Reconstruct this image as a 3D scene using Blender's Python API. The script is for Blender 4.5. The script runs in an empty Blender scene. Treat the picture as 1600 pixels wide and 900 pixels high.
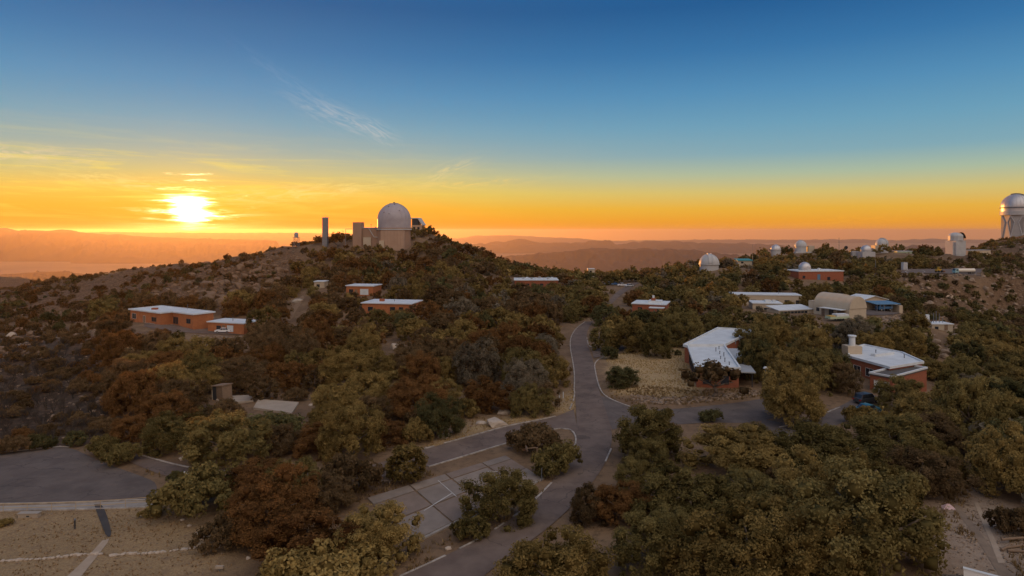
import bpy, math, random
import numpy as np
from mathutils import Vector, Matrix, noise as mnoise
random.seed(7); rng = np.random.default_rng(7)
sc = bpy.context.scene; col = sc.collection
R = math.radians
# ------------------------------------------------------------------ camera, sky, sun, exposure
F, CX, CY, CAMZ = 1000.0, 800.0, 360.0, 30.0        # focal length, principal point and eye level in photo pixels
cd = bpy.data.cameras.new('camera'); cam = bpy.data.objects.new('camera', cd); col.objects.link(cam)
cam.location = (0, 0, CAMZ); cam.rotation_euler = (R(90), 0, 0)
cd.sensor_width = 36; cd.lens = 36 * F / 1600; cd.shift_y = -(450 - CY) / 1600
cd.clip_start = 0.5; cd.clip_end = 300000
sc.camera = cam
vs = sc.view_settings; vs.view_transform = 'Standard'; vs.look = 'None'; vs.exposure = 0.0; vs.gamma = 1; vs.use_curve_mapping = False
sc.cycles.use_denoising = True; sc.render.filter_size = 1.0
sc.cycles.max_bounces = 6; sc.cycles.diffuse_bounces = 3; sc.cycles.volume_bounces = 0; sc.cycles.transmission_bounces = 4
sc.cycles.transparent_max_bounces = 4
SUN_DIR = Vector((298 - CX, F, CY - 331)).normalized()
SUN_EL = math.asin(SUN_DIR.z); SUN_AZ = math.atan2(SUN_DIR.x, SUN_DIR.y)
SUN_E = 5.0
HAZE_D, HAZE_G = 1.5e-5, 0.62

def lin(r, g, b, k=1.0):
    f = lambda c: (c / 12.92 if c <= 0.04045 else ((c + 0.055) / 1.055) ** 2.4)
    return (f(r / 255) * k, f(g / 255) * k, f(b / 255) * k, 1)

sd = bpy.data.lights.new('sun', 'SUN'); so = bpy.data.objects.new('sun', sd); col.objects.link(so)
sd.energy = SUN_E; sd.angle = R(0.53); sd.color = (1.0, 0.37, 0.06)
so.rotation_euler = (-SUN_DIR).to_track_quat('-Z', 'Y').to_euler(); so.location = (0, 0, 200)

class NT:
    def __init__(s, t): s.t = t; s.n = t.nodes; s.l = t.links
    def new(s, k, **kw):
        n = s.n.new(k)
        for a, b in kw.items(): setattr(n, a, b)
        return n
    def put(s, sock, v):
        if hasattr(v, 'links') or isinstance(v, bpy.types.NodeSocket): s.l.new(v, sock)
        else: sock.default_value = v
    def m(s, op, a, b=None, c=None, clamp=False):
        n = s.new('ShaderNodeMath', operation=op); n.use_clamp = clamp
        for i, v in enumerate((a, b, c)):
            if v is not None: s.put(n.inputs[i], v)
        return n.outputs[0]
    def vm(s, op, a, b=None):
        n = s.new('ShaderNodeVectorMath', operation=op)
        s.put(n.inputs[0], a)
        if b is not None: s.put(n.inputs[1], b)
        return n.outputs['Value'] if op in ('DOT_PRODUCT', 'LENGTH') else n.outputs[0]
    def mix(s, f, a, b, blend='MIX'):
        n = s.new('ShaderNodeMix', data_type='RGBA', blend_type=blend)
        s.put(n.inputs[0], f); s.put(n.inputs[6], a); s.put(n.inputs[7], b); return n.outputs[2]
    def ramp(s, f, stops, interp='LINEAR'):
        n = s.new('ShaderNodeValToRGB'); cr = n.color_ramp; cr.interpolation = interp
        while len(cr.elements) < len(stops): cr.elements.new(0.5)
        for e, (p, c) in zip(cr.elements, stops): e.position = p; e.color = c
        s.put(n.inputs[0], f); return n.outputs[0]
    def noise(s, vec, scale, detail=4, rough=0.5, dist=0.0):
        n = s.new('ShaderNodeTexNoise'); n.inputs['Scale'].default_value = scale; n.inputs['Detail'].default_value = detail
        n.inputs['Roughness'].default_value = rough; n.inputs['Distortion'].default_value = dist
        if vec is not None: s.put(n.inputs['Vector'], vec)
        return n.outputs['Fac']
    def xyz(s, x, y, z):
        n = s.new('ShaderNodeCombineXYZ'); s.put(n.inputs[0], x); s.put(n.inputs[1], y); s.put(n.inputs[2], z); return n.outputs[0]
    def gauss(s, x, w):      # exp(-(x/w)^2)
        q = s.m('DIVIDE', x, w); return s.m('EXPONENT', s.m('MULTIPLY', s.m('MULTIPLY', q, q), -1.0))

w = bpy.data.worlds.new('World'); sc.world = w; w.use_nodes = True
N = NT(w.node_tree); N.n.clear()
out = N.new('ShaderNodeOutputWorld')
tc = N.new('ShaderNodeTexCoord'); d = N.vm('NORMALIZE', tc.outputs['Generated'])
sp = N.new('ShaderNodeSeparateXYZ'); N.l.new(d, sp.inputs[0])
el = N.m('MULTIPLY', N.m('ARCSINE', sp.outputs[2]), 180 / math.pi)
az = N.m('MULTIPLY', N.m('ARCTAN2', sp.outputs[0], sp.outputs[1]), 180 / math.pi)
ang = N.m('MULTIPLY', N.m('ARCCOSINE', N.m('MINIMUM', N.vm('DOT_PRODUCT', d, tuple(SUN_DIR)), 0.999999)), 180 / math.pi)
elp = N.m('MAXIMUM', el, 0.0)
fac = N.m('POWER', N.m('DIVIDE', elp, 90.0), 0.5)
def st(y, c, k=1.0):
    e = math.degrees(math.atan((CY - y) / 1060.0)); return (math.sqrt(max(e, 0) / 90), lin(*c, k))
sky = N.ramp(fac, [st(360, (226, 140, 72)), st(345, (240, 162, 50)), st(325, (236, 180, 68)), st(300, (214, 194, 120)), st(272, (172, 190, 165)),
                   st(240, (130, 172, 186)), st(195, (108, 162, 190)), st(140, (84, 144, 186)), st(75, (56, 118, 170)), st(0, (34, 94, 150)),
                   (0.72, lin(34, 94, 150)), (1.0, lin(36, 96, 152))])
# warmth and brightness towards the sun
warm = N.m('MULTIPLY', N.gauss(ang, 33.0), N.gauss(elp, 5.6))
wcol = N.mix(N.m('DIVIDE', elp, 3.2, clamp=True), lin(255, 150, 0), lin(255, 206, 14))
sky = N.mix(N.m('MULTIPLY', warm, 0.95), sky, wcol)
pale = N.m('MULTIPLY', N.gauss(ang, 24.0), 0.06)
sky = N.mix(pale, sky, lin(196, 206, 206))
# unseen sky away from the sun, brightened pale lilac to light the near slopes
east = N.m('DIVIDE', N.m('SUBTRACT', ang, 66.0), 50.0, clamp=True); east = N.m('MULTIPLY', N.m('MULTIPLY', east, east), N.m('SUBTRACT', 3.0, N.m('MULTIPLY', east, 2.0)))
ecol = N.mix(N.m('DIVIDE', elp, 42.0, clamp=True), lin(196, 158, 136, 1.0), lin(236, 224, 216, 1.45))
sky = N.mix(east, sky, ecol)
# cirrus: long low streaks on the sun's side and one feathered wisp higher up
v1 = N.xyz(N.m('MULTIPLY', az, 0.055), N.m('ADD', N.m('MULTIPLY', el, 0.62), N.m('MULTIPLY', az, 0.02)), 3.7)
c1 = N.noise(v1, 1.6, 7, 0.62, 0.9)
v1b = N.xyz(N.m('MULTIPLY', az, 0.03), N.m('MULTIPLY', el, 1.1), 9.1)
c1b = N.noise(v1b, 2.2, 5, 0.6, 0.6)
band = N.m('MULTIPLY', N.gauss(N.m('SUBTRACT', el, 3.6), 2.6), N.gauss(N.m('SUBTRACT', az, -33.0), 22.0))
s1 = N.m('MULTIPLY', N.m('MULTIPLY', N.m('SUBTRACT', N.m('ADD', c1, N.m('MULTIPLY', c1b, 0.45)), 0.70), 5.0, clamp=True), band)
sky = N.mix(N.m('MULTIPLY', s1, 0.75), sky, lin(255, 226, 96, 1.05))
def wisp(a0, e0, rot, lx, ly, amt, seed, colr):
    global sky
    da = N.m('SUBTRACT', az, a0); de = N.m('SUBTRACT', el, e0); c, s = math.cos(R(rot)), math.sin(R(rot))
    u = N.m('ADD', N.m('MULTIPLY', da, c), N.m('MULTIPLY', de, s)); v = N.m('SUBTRACT', N.m('MULTIPLY', de, c), N.m('MULTIPLY', da, s))
    env = N.m('MULTIPLY', N.gauss(u, lx), N.gauss(v, ly))
    nz = N.noise(N.xyz(N.m('MULTIPLY', u, 0.28), N.m('MULTIPLY', v, 1.5), seed), 1.3, 7, 0.66, 1.6)
    k = N.m('MULTIPLY', env, N.m('MULTIPLY', N.m('SUBTRACT', nz, 0.44), 4.2, clamp=True))
    sky = N.mix(N.m('MULTIPLY', k, amt), sky, colr)
def azel(px, py):
    return math.degrees(math.atan((px - CX) / F)), math.degrees(math.atan2(CY - py, math.hypot(px - CX, F)))
wisp(*azel(530, 183), -22, 3.3, 0.85, 0.5, 2.2, lin(226, 214, 204))
wisp(*azel(592, 205), -30, 1.5, 0.6, 0.7, 5.2, lin(235, 222, 210))
wisp(*azel(455, 130), -32, 4.0, 0.45, 0.25, 7.7, lin(170, 190, 214))
wisp(*azel(40, 240), 0, 4.0, 0.55, 0.85, 3.9, lin(240, 214, 170))
wisp(*azel(700, 268), 22, 2.6, 0.55, 0.75, 6.1, lin(240, 216, 150))
wisp(*azel(730, 288), 4, 5.5, 0.4, 0.75, 8.3, lin(250, 214, 120))
wisp(*azel(480, 300), 6, 6.5, 0.6, 0.85, 4.3, lin(255, 232, 140))
wisp(*azel(250, 290), -6, 8.5, 0.5, 0.85, 1.4, lin(255, 232, 140))
wisp(*azel(1120, 355), 2, 7.0, 0.35, 0.4, 2.9, lin(255, 176, 60))
wisp(*azel(1330, 343), 4, 5.0, 0.4, 0.5, 5.9, lin(255, 180, 50))
# the sun behind thin cloud
strk = N.noise(N.xyz(N.m('MULTIPLY', az, 0.14), N.m('MULTIPLY', el, 1.9), 0.3), 1.5, 5, 0.65, 0.6)
core = N.gauss(N.m('MULTIPLY', ang, N.m('ADD', 1.1, N.m('MULTIPLY', N.m('SUBTRACT', strk, 0.5), -3.4))), 0.88)
halo = N.m('EXPONENT', N.m('MULTIPLY', ang, -0.42))
dv = N.m('SUBTRACT', el, math.degrees(SUN_EL)); dh = N.m('SUBTRACT', az, math.degrees(SUN_AZ))
lane = N.m('MULTIPLY', N.gauss(N.m('SUBTRACT', dv, -1.25), 0.32), N.gauss(dh, 4.0))
fl = N.m('MULTIPLY', N.m('MULTIPLY', N.gauss(dv, 0.9), N.gauss(dh, 3.4)), N.m('MULTIPLY', N.m('SUBTRACT', strk, 0.5), 5.0, clamp=True))
def addc(k, c):
    global sky
    n = N.new('ShaderNodeMix', data_type='RGBA', blend_type='ADD'); n.inputs[0].default_value = 1.0
    N.put(n.inputs[6], sky); N.put(n.inputs[7], N.mix(k, (0, 0, 0, 1), c)); sky = n.outputs[2]
addc(N.m('POWER', warm, 7.0), (3.2, 0.0, 0.0, 1)); addc(core, (24, 15, 7, 1)); addc(halo, (0.35, 0.14, 0.0, 1)); addc(fl, (2.2, 1.8, 0.9, 1)); addc(lane, (0.5, 0.5, 0.2, 1))  # leading term: extra red added to the sunward sky as backlight
gr = N.m('DIVIDE', N.m('ADD', el, 5.0), 3.0, clamp=True)
sky = N.mix(gr, lin(92, 66, 52), sky)
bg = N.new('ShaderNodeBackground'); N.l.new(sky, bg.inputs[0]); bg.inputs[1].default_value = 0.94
ns = N.new('ShaderNodeTexSky', sky_type='NISHITA'); ns.sun_disc = False; ns.sun_elevation = SUN_EL; ns.sun_rotation = SUN_AZ; ns.altitude = 2000
ns.air_density = 1.2; ns.dust_density = 2.0; ns.ozone_density = 1.5
bg2 = N.new('ShaderNodeBackground'); N.l.new(ns.outputs[0], bg2.inputs[0]); bg2.inputs[1].default_value = 0.004
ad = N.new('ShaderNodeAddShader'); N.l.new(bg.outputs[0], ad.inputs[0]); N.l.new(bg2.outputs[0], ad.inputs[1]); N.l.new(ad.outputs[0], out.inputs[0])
w.cycles.sampling_method = 'MANUAL'; w.cycles.sample_map_resolution = 2048

# ------------------------------------------------------------------ helpers
def pt(px, py, Y): return np.array([(px - CX) / F * Y, Y, CAMZ - (py - CY) / F * Y])
def proj(x, y, z): return CX + F * x / y, CY - F * (z - CAMZ) / y

MATS = {}
def mat(name, c, c2=None, rough=0.85, scale=1.5, bump=0.0, metal=0.0, detail=5, stretch=(1, 1, 1), bscale=None, spec=0.3, coord='Object'):
    if name in MATS: return MATS[name]
    m = bpy.data.materials.new(name); m.use_nodes = True; n = NT(m.node_tree); b = n.n['Principled BSDF']
    b.inputs['Roughness'].default_value = rough; b.inputs['Metallic'].default_value = metal; b.inputs['Specular IOR Level'].default_value = spec
    t = n.new('ShaderNodeTexCoord'); v = n.vm('MULTIPLY', t.outputs[coord], stretch)
    if c2 is not None:
        k = n.noise(v, scale, detail, 0.6); k = n.m('MULTIPLY', n.m('SUBTRACT', k, 0.32), 2.6, clamp=True)
        n.l.new(n.mix(k, (*c[:3], 1), (*c2[:3], 1)), b.inputs['Base Color'])
    else: b.inputs['Base Color'].default_value = (*c[:3], 1)
    if bump:
        bp = n.new('ShaderNodeBump'); bp.inputs['Strength'].default_value = bump; bp.inputs['Distance'].default_value = 0.1
        n.l.new(n.noise(v, bscale or scale * 4, 4), bp.inputs['Height']); n.l.new(bp.outputs[0], b.inputs['Normal'])
    MATS[name] = m; return m

class MB:
    def __init__(s): s.v = []; s.f = []
    def add(s, vs_, fs):
        o = len(s.v); s.v += [tuple(map(float, p)) for p in vs_]; s.f += [tuple(i + o for i in f) for f in fs]; return s
    def box(s, x0, x1, y0, y1, z0, z1):
        return s.add([(x0, y0, z0), (x1, y0, z0), (x1, y1, z0), (x0, y1, z0), (x0, y0, z1), (x1, y0, z1), (x1, y1, z1), (x0, y1, z1)],
                     [(3, 2, 1, 0), (4, 5, 6, 7), (0, 1, 5, 4), (1, 2, 6, 5), (2, 3, 7, 6), (3, 0, 4, 7)])
    def prism(s, poly, z0, z1):
        a = sum(poly[i][0] * poly[(i + 1) % len(poly)][1] - poly[(i + 1) % len(poly)][0] * poly[i][1] for i in range(len(poly)))
        if a < 0: poly = poly[::-1]
        n = len(poly)
        zz0 = z0 if hasattr(z0, '__len__') else [z0] * n; zz1 = z1 if hasattr(z1, '__len__') else [z1] * n
        return s.add([(x, y, z) for (x, y), z in zip(poly, zz0)] + [(x, y, z) for (x, y), z in zip(poly, zz1)],
                     [tuple(range(n))[::-1], tuple(range(n, 2 * n))] + [(i, (i + 1) % n, n + (i + 1) % n, n + i) for i in range(n)])
    def tube(s, p0, p1, r0, r1=None, n=8):
        r1 = r0 if r1 is None else r1; p0, p1 = Vector(p0), Vector(p1); ax = (p1 - p0).normalized(); a = ax.orthogonal().normalized(); b = ax.cross(a)
        c = [(math.cos(2 * math.pi * i / n), math.sin(2 * math.pi * i / n)) for i in range(n)]
        return s.add([p0 + a * x * r0 + b * y * r0 for x, y in c] + [p1 + a * x * r1 + b * y * r1 for x, y in c],
                     [(i, (i + 1) % n, n + (i + 1) % n, n + i) for i in range(n)] + [tuple(range(n))[::-1], tuple(range(n, 2 * n))])
    def lathe(s, prof, n=32, c=(0, 0), a0=0, a1=2 * math.pi):
        full = abs(a1 - a0 - 2 * math.pi) < 1e-6; k = n if full else n + 1
        V = [(c[0] + r * math.cos(a0 + (a1 - a0) * i / n), c[1] + r * math.sin(a0 + (a1 - a0) * i / n), z) for r, z in prof for i in range(k)]
        Fc = []
        for j in range(len(prof) - 1):
            for i in range(n):
                i2 = (i + 1) % k; Fc.append((j * k + i, j * k + i2, (j + 1) * k + i2, (j + 1) * k + i))
        return s.add(V, Fc)
    def build(s, name, m, parent=None, smooth=False, label=None):
        me = bpy.data.meshes.new(name); me.from_pydata(s.v, [], s.f); me.update()
        me.materials.append(m)
        if smooth: me.polygons.foreach_set('use_smooth', [True] * len(me.polygons)); me.set_sharp_from_angle(angle=R(40))
        o = bpy.data.objects.new(name, me); col.objects.link(o)
        if parent is not None: o.parent = parent
        if label: o['label'] = label
        return o
def tag(o, label, cat, group=None):
    o['label'] = label; o['category'] = cat
    if group: o['group'] = group
    return o
def thing(name, label, cat, loc=(0, 0, 0), rz=0.0, group=None):
    o = bpy.data.objects.new(name, None); col.objects.link(o); o.location = tuple(map(float, loc)); o.rotation_euler = (0, 0, rz); o.empty_display_size = 0.5
    return tag(o, label, cat, group)
def structure(o): o['kind'] = 'structure'; return o
def dup(rt, loc, rz=0.0, label=None, scale=None):
    r = rt.copy(); col.objects.link(r); r.location = tuple(map(float, loc)); r.rotation_euler = (0, 0, rz)
    if scale: r.scale = scale
    if label: r['label'] = label
    for ch in rt.children:
        c = ch.copy(); col.objects.link(c); c.parent = r
        for g in ch.children: e = g.copy(); col.objects.link(e); e.parent = c
    return r

# ------------------------------------------------------------------ terrain from surveyed spots (photo pixel, distance)
CP = []
for x, y, z in [(-120, 20, 0), (-60, 20, 0), (0, 20, 0), (60, 20, 0), (120, 20, 0), (-60, 45, 0), (0, 45, 0), (60, 45, 0), (-75, 70, 0), (-40, 62, 0), (-20, 70, 0), (0, 62, 0),
                (15, 80, 0), (30, 65, 0), (55, 62, 0), (-55, 85, 0), (-30, 92, 0), (-10, 85, 0), (-10, 100, 0), (5, 95, 0), (12, 92, 0), (12, 105, 0), (14, 125, 0), (30, 100, 0),
                (20, 140, .2), (25, 115, .4), (40, 105, 0), (35, 130, .3), (45, 150, .3), (55, 105, 0), (65, 112, 0), (72, 125, 0), (80, 135, 0), (80, 100, -1), (100, 110, -4),
                (-90, 100, -1.5), (-100, -150, -10), (100, -150, -10), (0, -200, -20), (-250, 0, -25), (250, 0, -30), (-300, 200, -30), (-200, 120, -14),
                (0, 160, -.5), (-40, 140, -.3), (-30, 120, 0), (-55, 120, -.4),
                (-300, 700, -150), (-120, 520, -60), (0, 480, -40), (-200, 560, -90), (100, 560, -70), (220, 560, -60), (330, 620, -50), (0, 900, -260), (-500, 1100, -260), (300, 950, -220),
                (600, 1000, -150), (900, 760, -60), (700, 500, -90), (480, 300, -50), (350, 180, -40), (-700, 500, -120), (-520, 420, -60), (-900, 1100, -170), (-1100, 800, -160), (420, 600, -35)]:
    CP.append((x, y, z))
for px, py, Y in [(0, 650, 108), (100, 610, 125), (0, 560, 160), (0, 505, 240), (100, 525, 215), (180, 508, 225), (0, 472, 420), (60, 470, 440), (0, 434, 900), (60, 439, 880), (120, 458, 800),
                  (120, 472, 520), (200, 444, 450), (240, 433, 440), (270, 427, 430), (320, 417, 410), (370, 420, 395), (400, 412, 380), (440, 390, 350), (470, 386, 342), (500, 386, 340), (560, 384, 338), (616, 385, 338),
                  (645, 380, 345), (658, 362, 385), (690, 374, 380), (720, 391, 380), (745, 400, 375), (780, 416, 370), (820, 430, 360), (860, 436, 355), (900, 441, 350), (980, 443, 330),
                  (250, 508, 196), (350, 520, 192), (300, 503, 207), (225, 500, 210), (330, 472, 240), (280, 470, 260), (330, 442, 300), (400, 445, 300), (390, 470, 255), (430, 420, 315),
                  (460, 485, 225), (500, 447, 268), (570, 462, 240), (600, 492, 208), (640, 484, 212), (600, 425, 290), (680, 425, 290), (700, 485, 216), (600, 540, 168), (500, 540, 170), (750, 560, 152),
                  (800, 485, 236), (840, 448, 285), (908, 505, 206), (940, 472, 265), (975, 446, 325), (1010, 488, 225), (1050, 437, 325), (1108, 421, 330), (1000, 440, 335),
                  (1160, 416, 400), (1212, 400, 420), (1251, 396, 420), (1353, 401, 420), (1377, 394, 430), (1310, 405, 430), (1282, 437, 300), (1230, 420, 370), (1210, 478, 252), (1260, 478, 250), (1300, 491, 224),
                  (1342, 494, 219), (1390, 487, 230), (1413, 421, 370), (1450, 427, 340), (1510, 428, 332), (1530, 421.5, 375), (1470, 421, 374), (1400, 433, 340), (1430, 442, 318), (1450, 472, 285), (1480, 517, 200), (1520, 475, 320), (1600, 505, 290),
                  (1600, 570, 190), (1560, 640, 125), (1492, 403, 500), (1440, 412, 480), (1530, 398, 620), (1560, 381, 700), (1585, 371, 760), (1640, 371, 760), (1590, 375, 720), (1600, 430, 560), (1560, 410, 610), (1150, 500, 205), (1100, 520, 190)]:
    CP.append(tuple(pt(px, py, Y)))
CP = np.array(CP); CC = 14.0
_d = np.sqrt(((CP[:, None, :2] - CP[None, :, :2]) ** 2).sum(-1) + CC * CC)
_n = len(CP); _A = np.zeros((_n + 1, _n + 1)); _A[:_n, :_n] = _d + np.eye(_n) * -0.4; _A[:_n, _n] = 1; _A[_n, :_n] = 1
_W = np.linalg.solve(_A, np.r_[CP[:, 2], 0])
def sstep(a, b, x): t = np.clip((x - a) / (b - a), 0, 1); return t * t * (3 - 2 * t)
def smooth_z(x, y):
    x = np.asarray(x, float); y = np.asarray(y, float); sh = x.shape; X = x.ravel(); Y = y.ravel(); o = np.empty(len(X))
    for i in range(0, len(X), 20000):
        q = np.sqrt((X[i:i + 20000, None] - CP[None, :, 0]) ** 2 + (Y[i:i + 20000, None] - CP[None, :, 1]) ** 2 + CC * CC)
        o[i:i + 20000] = q @ _W[:-1] + _W[-1]
    u_ = CX + F * X / np.maximum(Y, 1); lm = sstep(1378, 1404, u_) * (1 - sstep(1536, 1566, u_)) * sstep(298, 318, Y) * (1 - sstep(384, 412, Y)); o = o * (1 - lm) + 7.3 * lm
    r = np.sqrt(X ** 2 + (Y - 300) ** 2); k = sstep(850, 2600, r)
    return (np.minimum(o, 45) * (1 - k) + -995 * k).reshape(sh)
def fbm(x, y, s, oct=4, seed=0):
    o = np.zeros_like(x, float); a = 1.0; g = np.random.default_rng(seed)
    for k in range(oct):
        n = 256; T = g.random((n, n)); u = x / s + 37.3 * k; v = y / s + 11.7 * k; iu = np.floor(u).astype(int); iv = np.floor(v).astype(int); fu = u - iu; fv = v - iv
        fu = fu * fu * (3 - 2 * fu); fv = fv * fv * (3 - 2 * fv); q = lambda i, j: T[i % n, j % n]
        o += a * ((q(iu, iv) * (1 - fu) + q(iu + 1, iv) * fu) * (1 - fv) + (q(iu, iv + 1) * (1 - fu) + q(iu + 1, iv + 1) * fu) * fv - 0.5)
        a *= 0.5; s *= 0.5
    return o
def gz(x, y): return float(smooth_z(np.array([x]), np.array([y]))[0])
_Ys = np.concatenate([np.arange(45, 150, .5), np.arange(150, 420, 1.5), np.arange(420, 1000, 4)])
def gp(px, py):
    """the ground point seen at a photo pixel"""
    X = (px - CX) / F * _Ys; Z = CAMZ - (py - CY) / F * _Ys; h = Z - smooth_z(X, _Ys); i = np.where(h <= 0)[0]
    if len(i) == 0: return np.array([X[-1], _Ys[-1], Z[-1]])
    i = i[0]
    if i == 0: Y = _Ys[0]
    else: Y = _Ys[i - 1] + (_Ys[i] - _Ys[i - 1]) * h[i - 1] / (h[i - 1] - h[i])
    x = (px - CX) / F * Y; return np.array([x, Y, gz(x, Y)])
def inpoly(px, py, poly):
    px = np.asarray(px, float); py = np.asarray(py, float); r = np.zeros(px.shape, bool); n = len(poly)
    for i in range(n):
        x0, y0 = poly[i]; x1, y1 = poly[(i + 1) % n]
        if y0 == y1: continue
        c = ((y0 > py) != (y1 > py)) & (px < (x1 - x0) * (py - y0) / (y1 - y0) + x0); r ^= c
    return r
def wpoly(pp): return [tuple(gp(*p)[:2]) for p in pp]
ROCKY = [[(170, 470), (330, 405), (470, 385), (470, 420), (430, 470), (330, 490)], [(1500, 380), (1700, 360), (1700, 560), (1480, 520), (1430, 450)], [(-60, 500), (60, 520), (70, 570), (-60, 600)],
         [(-60, 420), (130, 440), (330, 405), (200, 480), (-60, 520)]]
OPEN = {'lawn': [(945, 552), (985, 545), (1060, 543), (1085, 560), (1100, 600), (1090, 622), (960, 618)],
        'yard': [(-80, 796), (245, 786), (330, 812), (335, 850), (390, 905), (-80, 910)],
        'dirt': [(1445, 800), (1490, 770), (1560, 780), (1620, 820), (1640, 910), (1480, 910)],
        'verge': [(655, 700), (740, 660), (860, 640), (895, 600), (900, 640), (800, 664), (660, 702)]}
WOPEN = {k: wpoly(v) for k, v in OPEN.items()}
def axis(segs):
    o = [segs[0][0]]
    for a, b, s in segs: n = max(1, int(round((b - a) / s))); o += list(a + (b - a) * (np.arange(n) + 1) / n)
    return np.array(o)
gx = axis([(-3200, -900, 90), (-900, -420, 9), (-420, -150, 3.2), (-150, 150, 1.5), (150, 420, 3.0), (420, 800, 5), (800, 3200, 90)])
gy = axis([(-2500, -200, 110), (-200, 40, 15), (40, 200, 1.5), (200, 480, 2.6), (480, 1100, 7), (1100, 3400, 90)])
GX, GY = np.meshgrid(gx, gy); GZ = smooth_z(GX, GY)
PXg = CX + F * GX / np.maximum(GY, 1); PYg = CY - F * (GZ - CAMZ) / np.maximum(GY, 1)
rock = np.zeros(GX.shape)
for p in ROCKY: rock = np.maximum(rock, (inpoly(PXg, PYg, p) & (GY > 40)) * 1.0)
def blur(a, k=2):
    for _ in range(k): a = (a + np.roll(a, 1, 0) + np.roll(a, -1, 0) + np.roll(a, 1, 1) + np.roll(a, -1, 1)) / 5
    return a
rock = blur(rock, 4)
far = sstep(150, 320, np.hypot(GX, GY))
rg = fbm(GX, GY, 26, 5, 3); rg = np.abs(rg) * 1.4 - 0.3 + np.abs(fbm(GX, GY, 11, 4, 13)) * .9
LOT = [tuple(pt(*q)[:2]) for q in ((1396, 428, 322), (1545, 428, 305), (1545, 420, 400), (1396, 420, 400))]
flat = 1 - blur(inpoly(GX, GY, LOT) * 1.0, 3); rock = rock * flat
GZn = GZ + rock * rg * np.where(GX < 0, 3.2, 4.5) * sstep(190, 330, np.hypot(GX, GY)) + fbm(GX, GY, 40, 4, 5) * 1.2 * far * flat + sstep(900, 2200, np.hypot(GX, GY)) * fbm(GX, GY, 500, 5, 9) * 160
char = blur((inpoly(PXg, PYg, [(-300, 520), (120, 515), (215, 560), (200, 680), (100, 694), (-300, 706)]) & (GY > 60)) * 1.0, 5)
grass = np.zeros(GX.shape)
for k, g_ in (('lawn', 1.0), ('yard', 0.5), ('verge', 0.8)): grass = np.maximum(grass, inpoly(GX, GY, WOPEN[k]) * g_)
dirt = inpoly(GX, GY, WOPEN['dirt']) * 1.0
grass = blur(grass, 1); dirt = blur(dirt, 2)
ny_, nx_ = GX.shape
gm = bpy.data.meshes.new('ground'); V = np.stack([GX, GY, GZn], -1).reshape(-1, 3)
idx = np.arange(nx_ * ny_).reshape(ny_, nx_); Q = np.stack([idx[:-1, :-1], idx[:-1, 1:], idx[1:, 1:], idx[1:, :-1]], -1).reshape(-1, 4)
def np_mesh(me, V, Q):
    k = Q.shape[1]
    me.vertices.add(len(V)); me.vertices.foreach_set('co', V.astype(np.float32).ravel())
    me.loops.add(Q.size); me.loops.foreach_set('vertex_index', Q.astype(np.int32).ravel())
    me.polygons.add(len(Q)); me.polygons.foreach_set('loop_start', np.arange(0, Q.size, k, dtype=np.int32)); me.update(calc_edges=True)
np_mesh(gm, V, Q); gm.polygons.foreach_set('use_smooth', [True] * len(gm.polygons))
at = gm.attributes.new('cover', 'FLOAT_COLOR', 'POINT')
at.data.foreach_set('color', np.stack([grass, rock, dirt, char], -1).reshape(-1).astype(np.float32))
m = bpy.data.materials.new('hillside_soil'); m.use_nodes = True; n = NT(m.node_tree); b = n.n['Principled BSDF']; b.inputs['Roughness'].default_value = 0.95; b.inputs['Specular IOR Level'].default_value = 0.15
t = n.new('ShaderNodeTexCoord'); P = t.outputs['Object']
ca = n.new('ShaderNodeAttribute', attribute_name='cover'); cs = n.new('ShaderNodeSeparateColor'); n.l.new(ca.outputs['Color'], cs.inputs[0])
n1 = n.noise(P, 0.09, 6, 0.62); n2 = n.noise(P, 0.9, 6, 0.7); n3 = n.noise(P, 5.0, 4, 0.7)
soil = n.mix(n.m('MULTIPLY', n.m('SUBTRACT', n1, 0.35), 3.0, clamp=True), (0.16, 0.10, 0.06, 1), (0.28, 0.185, 0.11, 1))
soil = n.mix(n.m('MULTIPLY', n.m('SUBTRACT', n2, 0.5), 5.0, clamp=True), soil, (0.10, 0.07, 0.045, 1))
drygr = n.mix(n.m('MULTIPLY', n.m('SUBTRACT', n3, 0.38), 4.0, clamp=True), (0.29, 0.19, 0.095, 1), (0.54, 0.40, 0.21, 1))
drygr = n.mix(n.m('MULTIPLY', n.m('SUBTRACT', n2, 0.50), 4.0, clamp=True), drygr, (0.36, 0.24, 0.15, 1))
rk = n.mix(n.m('MULTIPLY', n.m('SUBTRACT', n2, 0.4), 4.5, clamp=True), (0.085, 0.048, 0.028, 1), (0.20, 0.125, 0.075, 1))
rk = n.mix(n.m('MULTIPLY', n.m('SUBTRACT', n3, 0.52), 5.0, clamp=True), rk, (0.11, 0.085, 0.05, 1))
dr = n.mix(n.m('MULTIPLY', n.m('SUBTRACT', n2, 0.4), 3.0, clamp=True), (0.30, 0.22, 0.16, 1), (0.42, 0.33, 0.25, 1))
c = n.mix(cs.outputs[0], soil, drygr); c = n.mix(cs.outputs[1], c, rk); c = n.mix(cs.outputs[2], c, dr)
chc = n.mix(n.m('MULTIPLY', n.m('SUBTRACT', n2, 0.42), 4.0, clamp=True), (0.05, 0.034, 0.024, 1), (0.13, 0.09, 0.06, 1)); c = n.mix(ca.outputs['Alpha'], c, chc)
n.l.new(c, b.inputs['Base Color'])
bp = n.new('ShaderNodeBump'); bp.inputs['Strength'].default_value = 0.7; bp.inputs['Distance'].default_value = 0.35
n.l.new(n.m('ADD', n2, n.m('MULTIPLY', n3, 0.5)), bp.inputs['Height']); n.l.new(bp.outputs[0], b.inputs['Normal'])
gm.materials.append(m); GROUND = bpy.data.objects.new('ground', gm); col.objects.link(GROUND); structure(GROUND)
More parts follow.
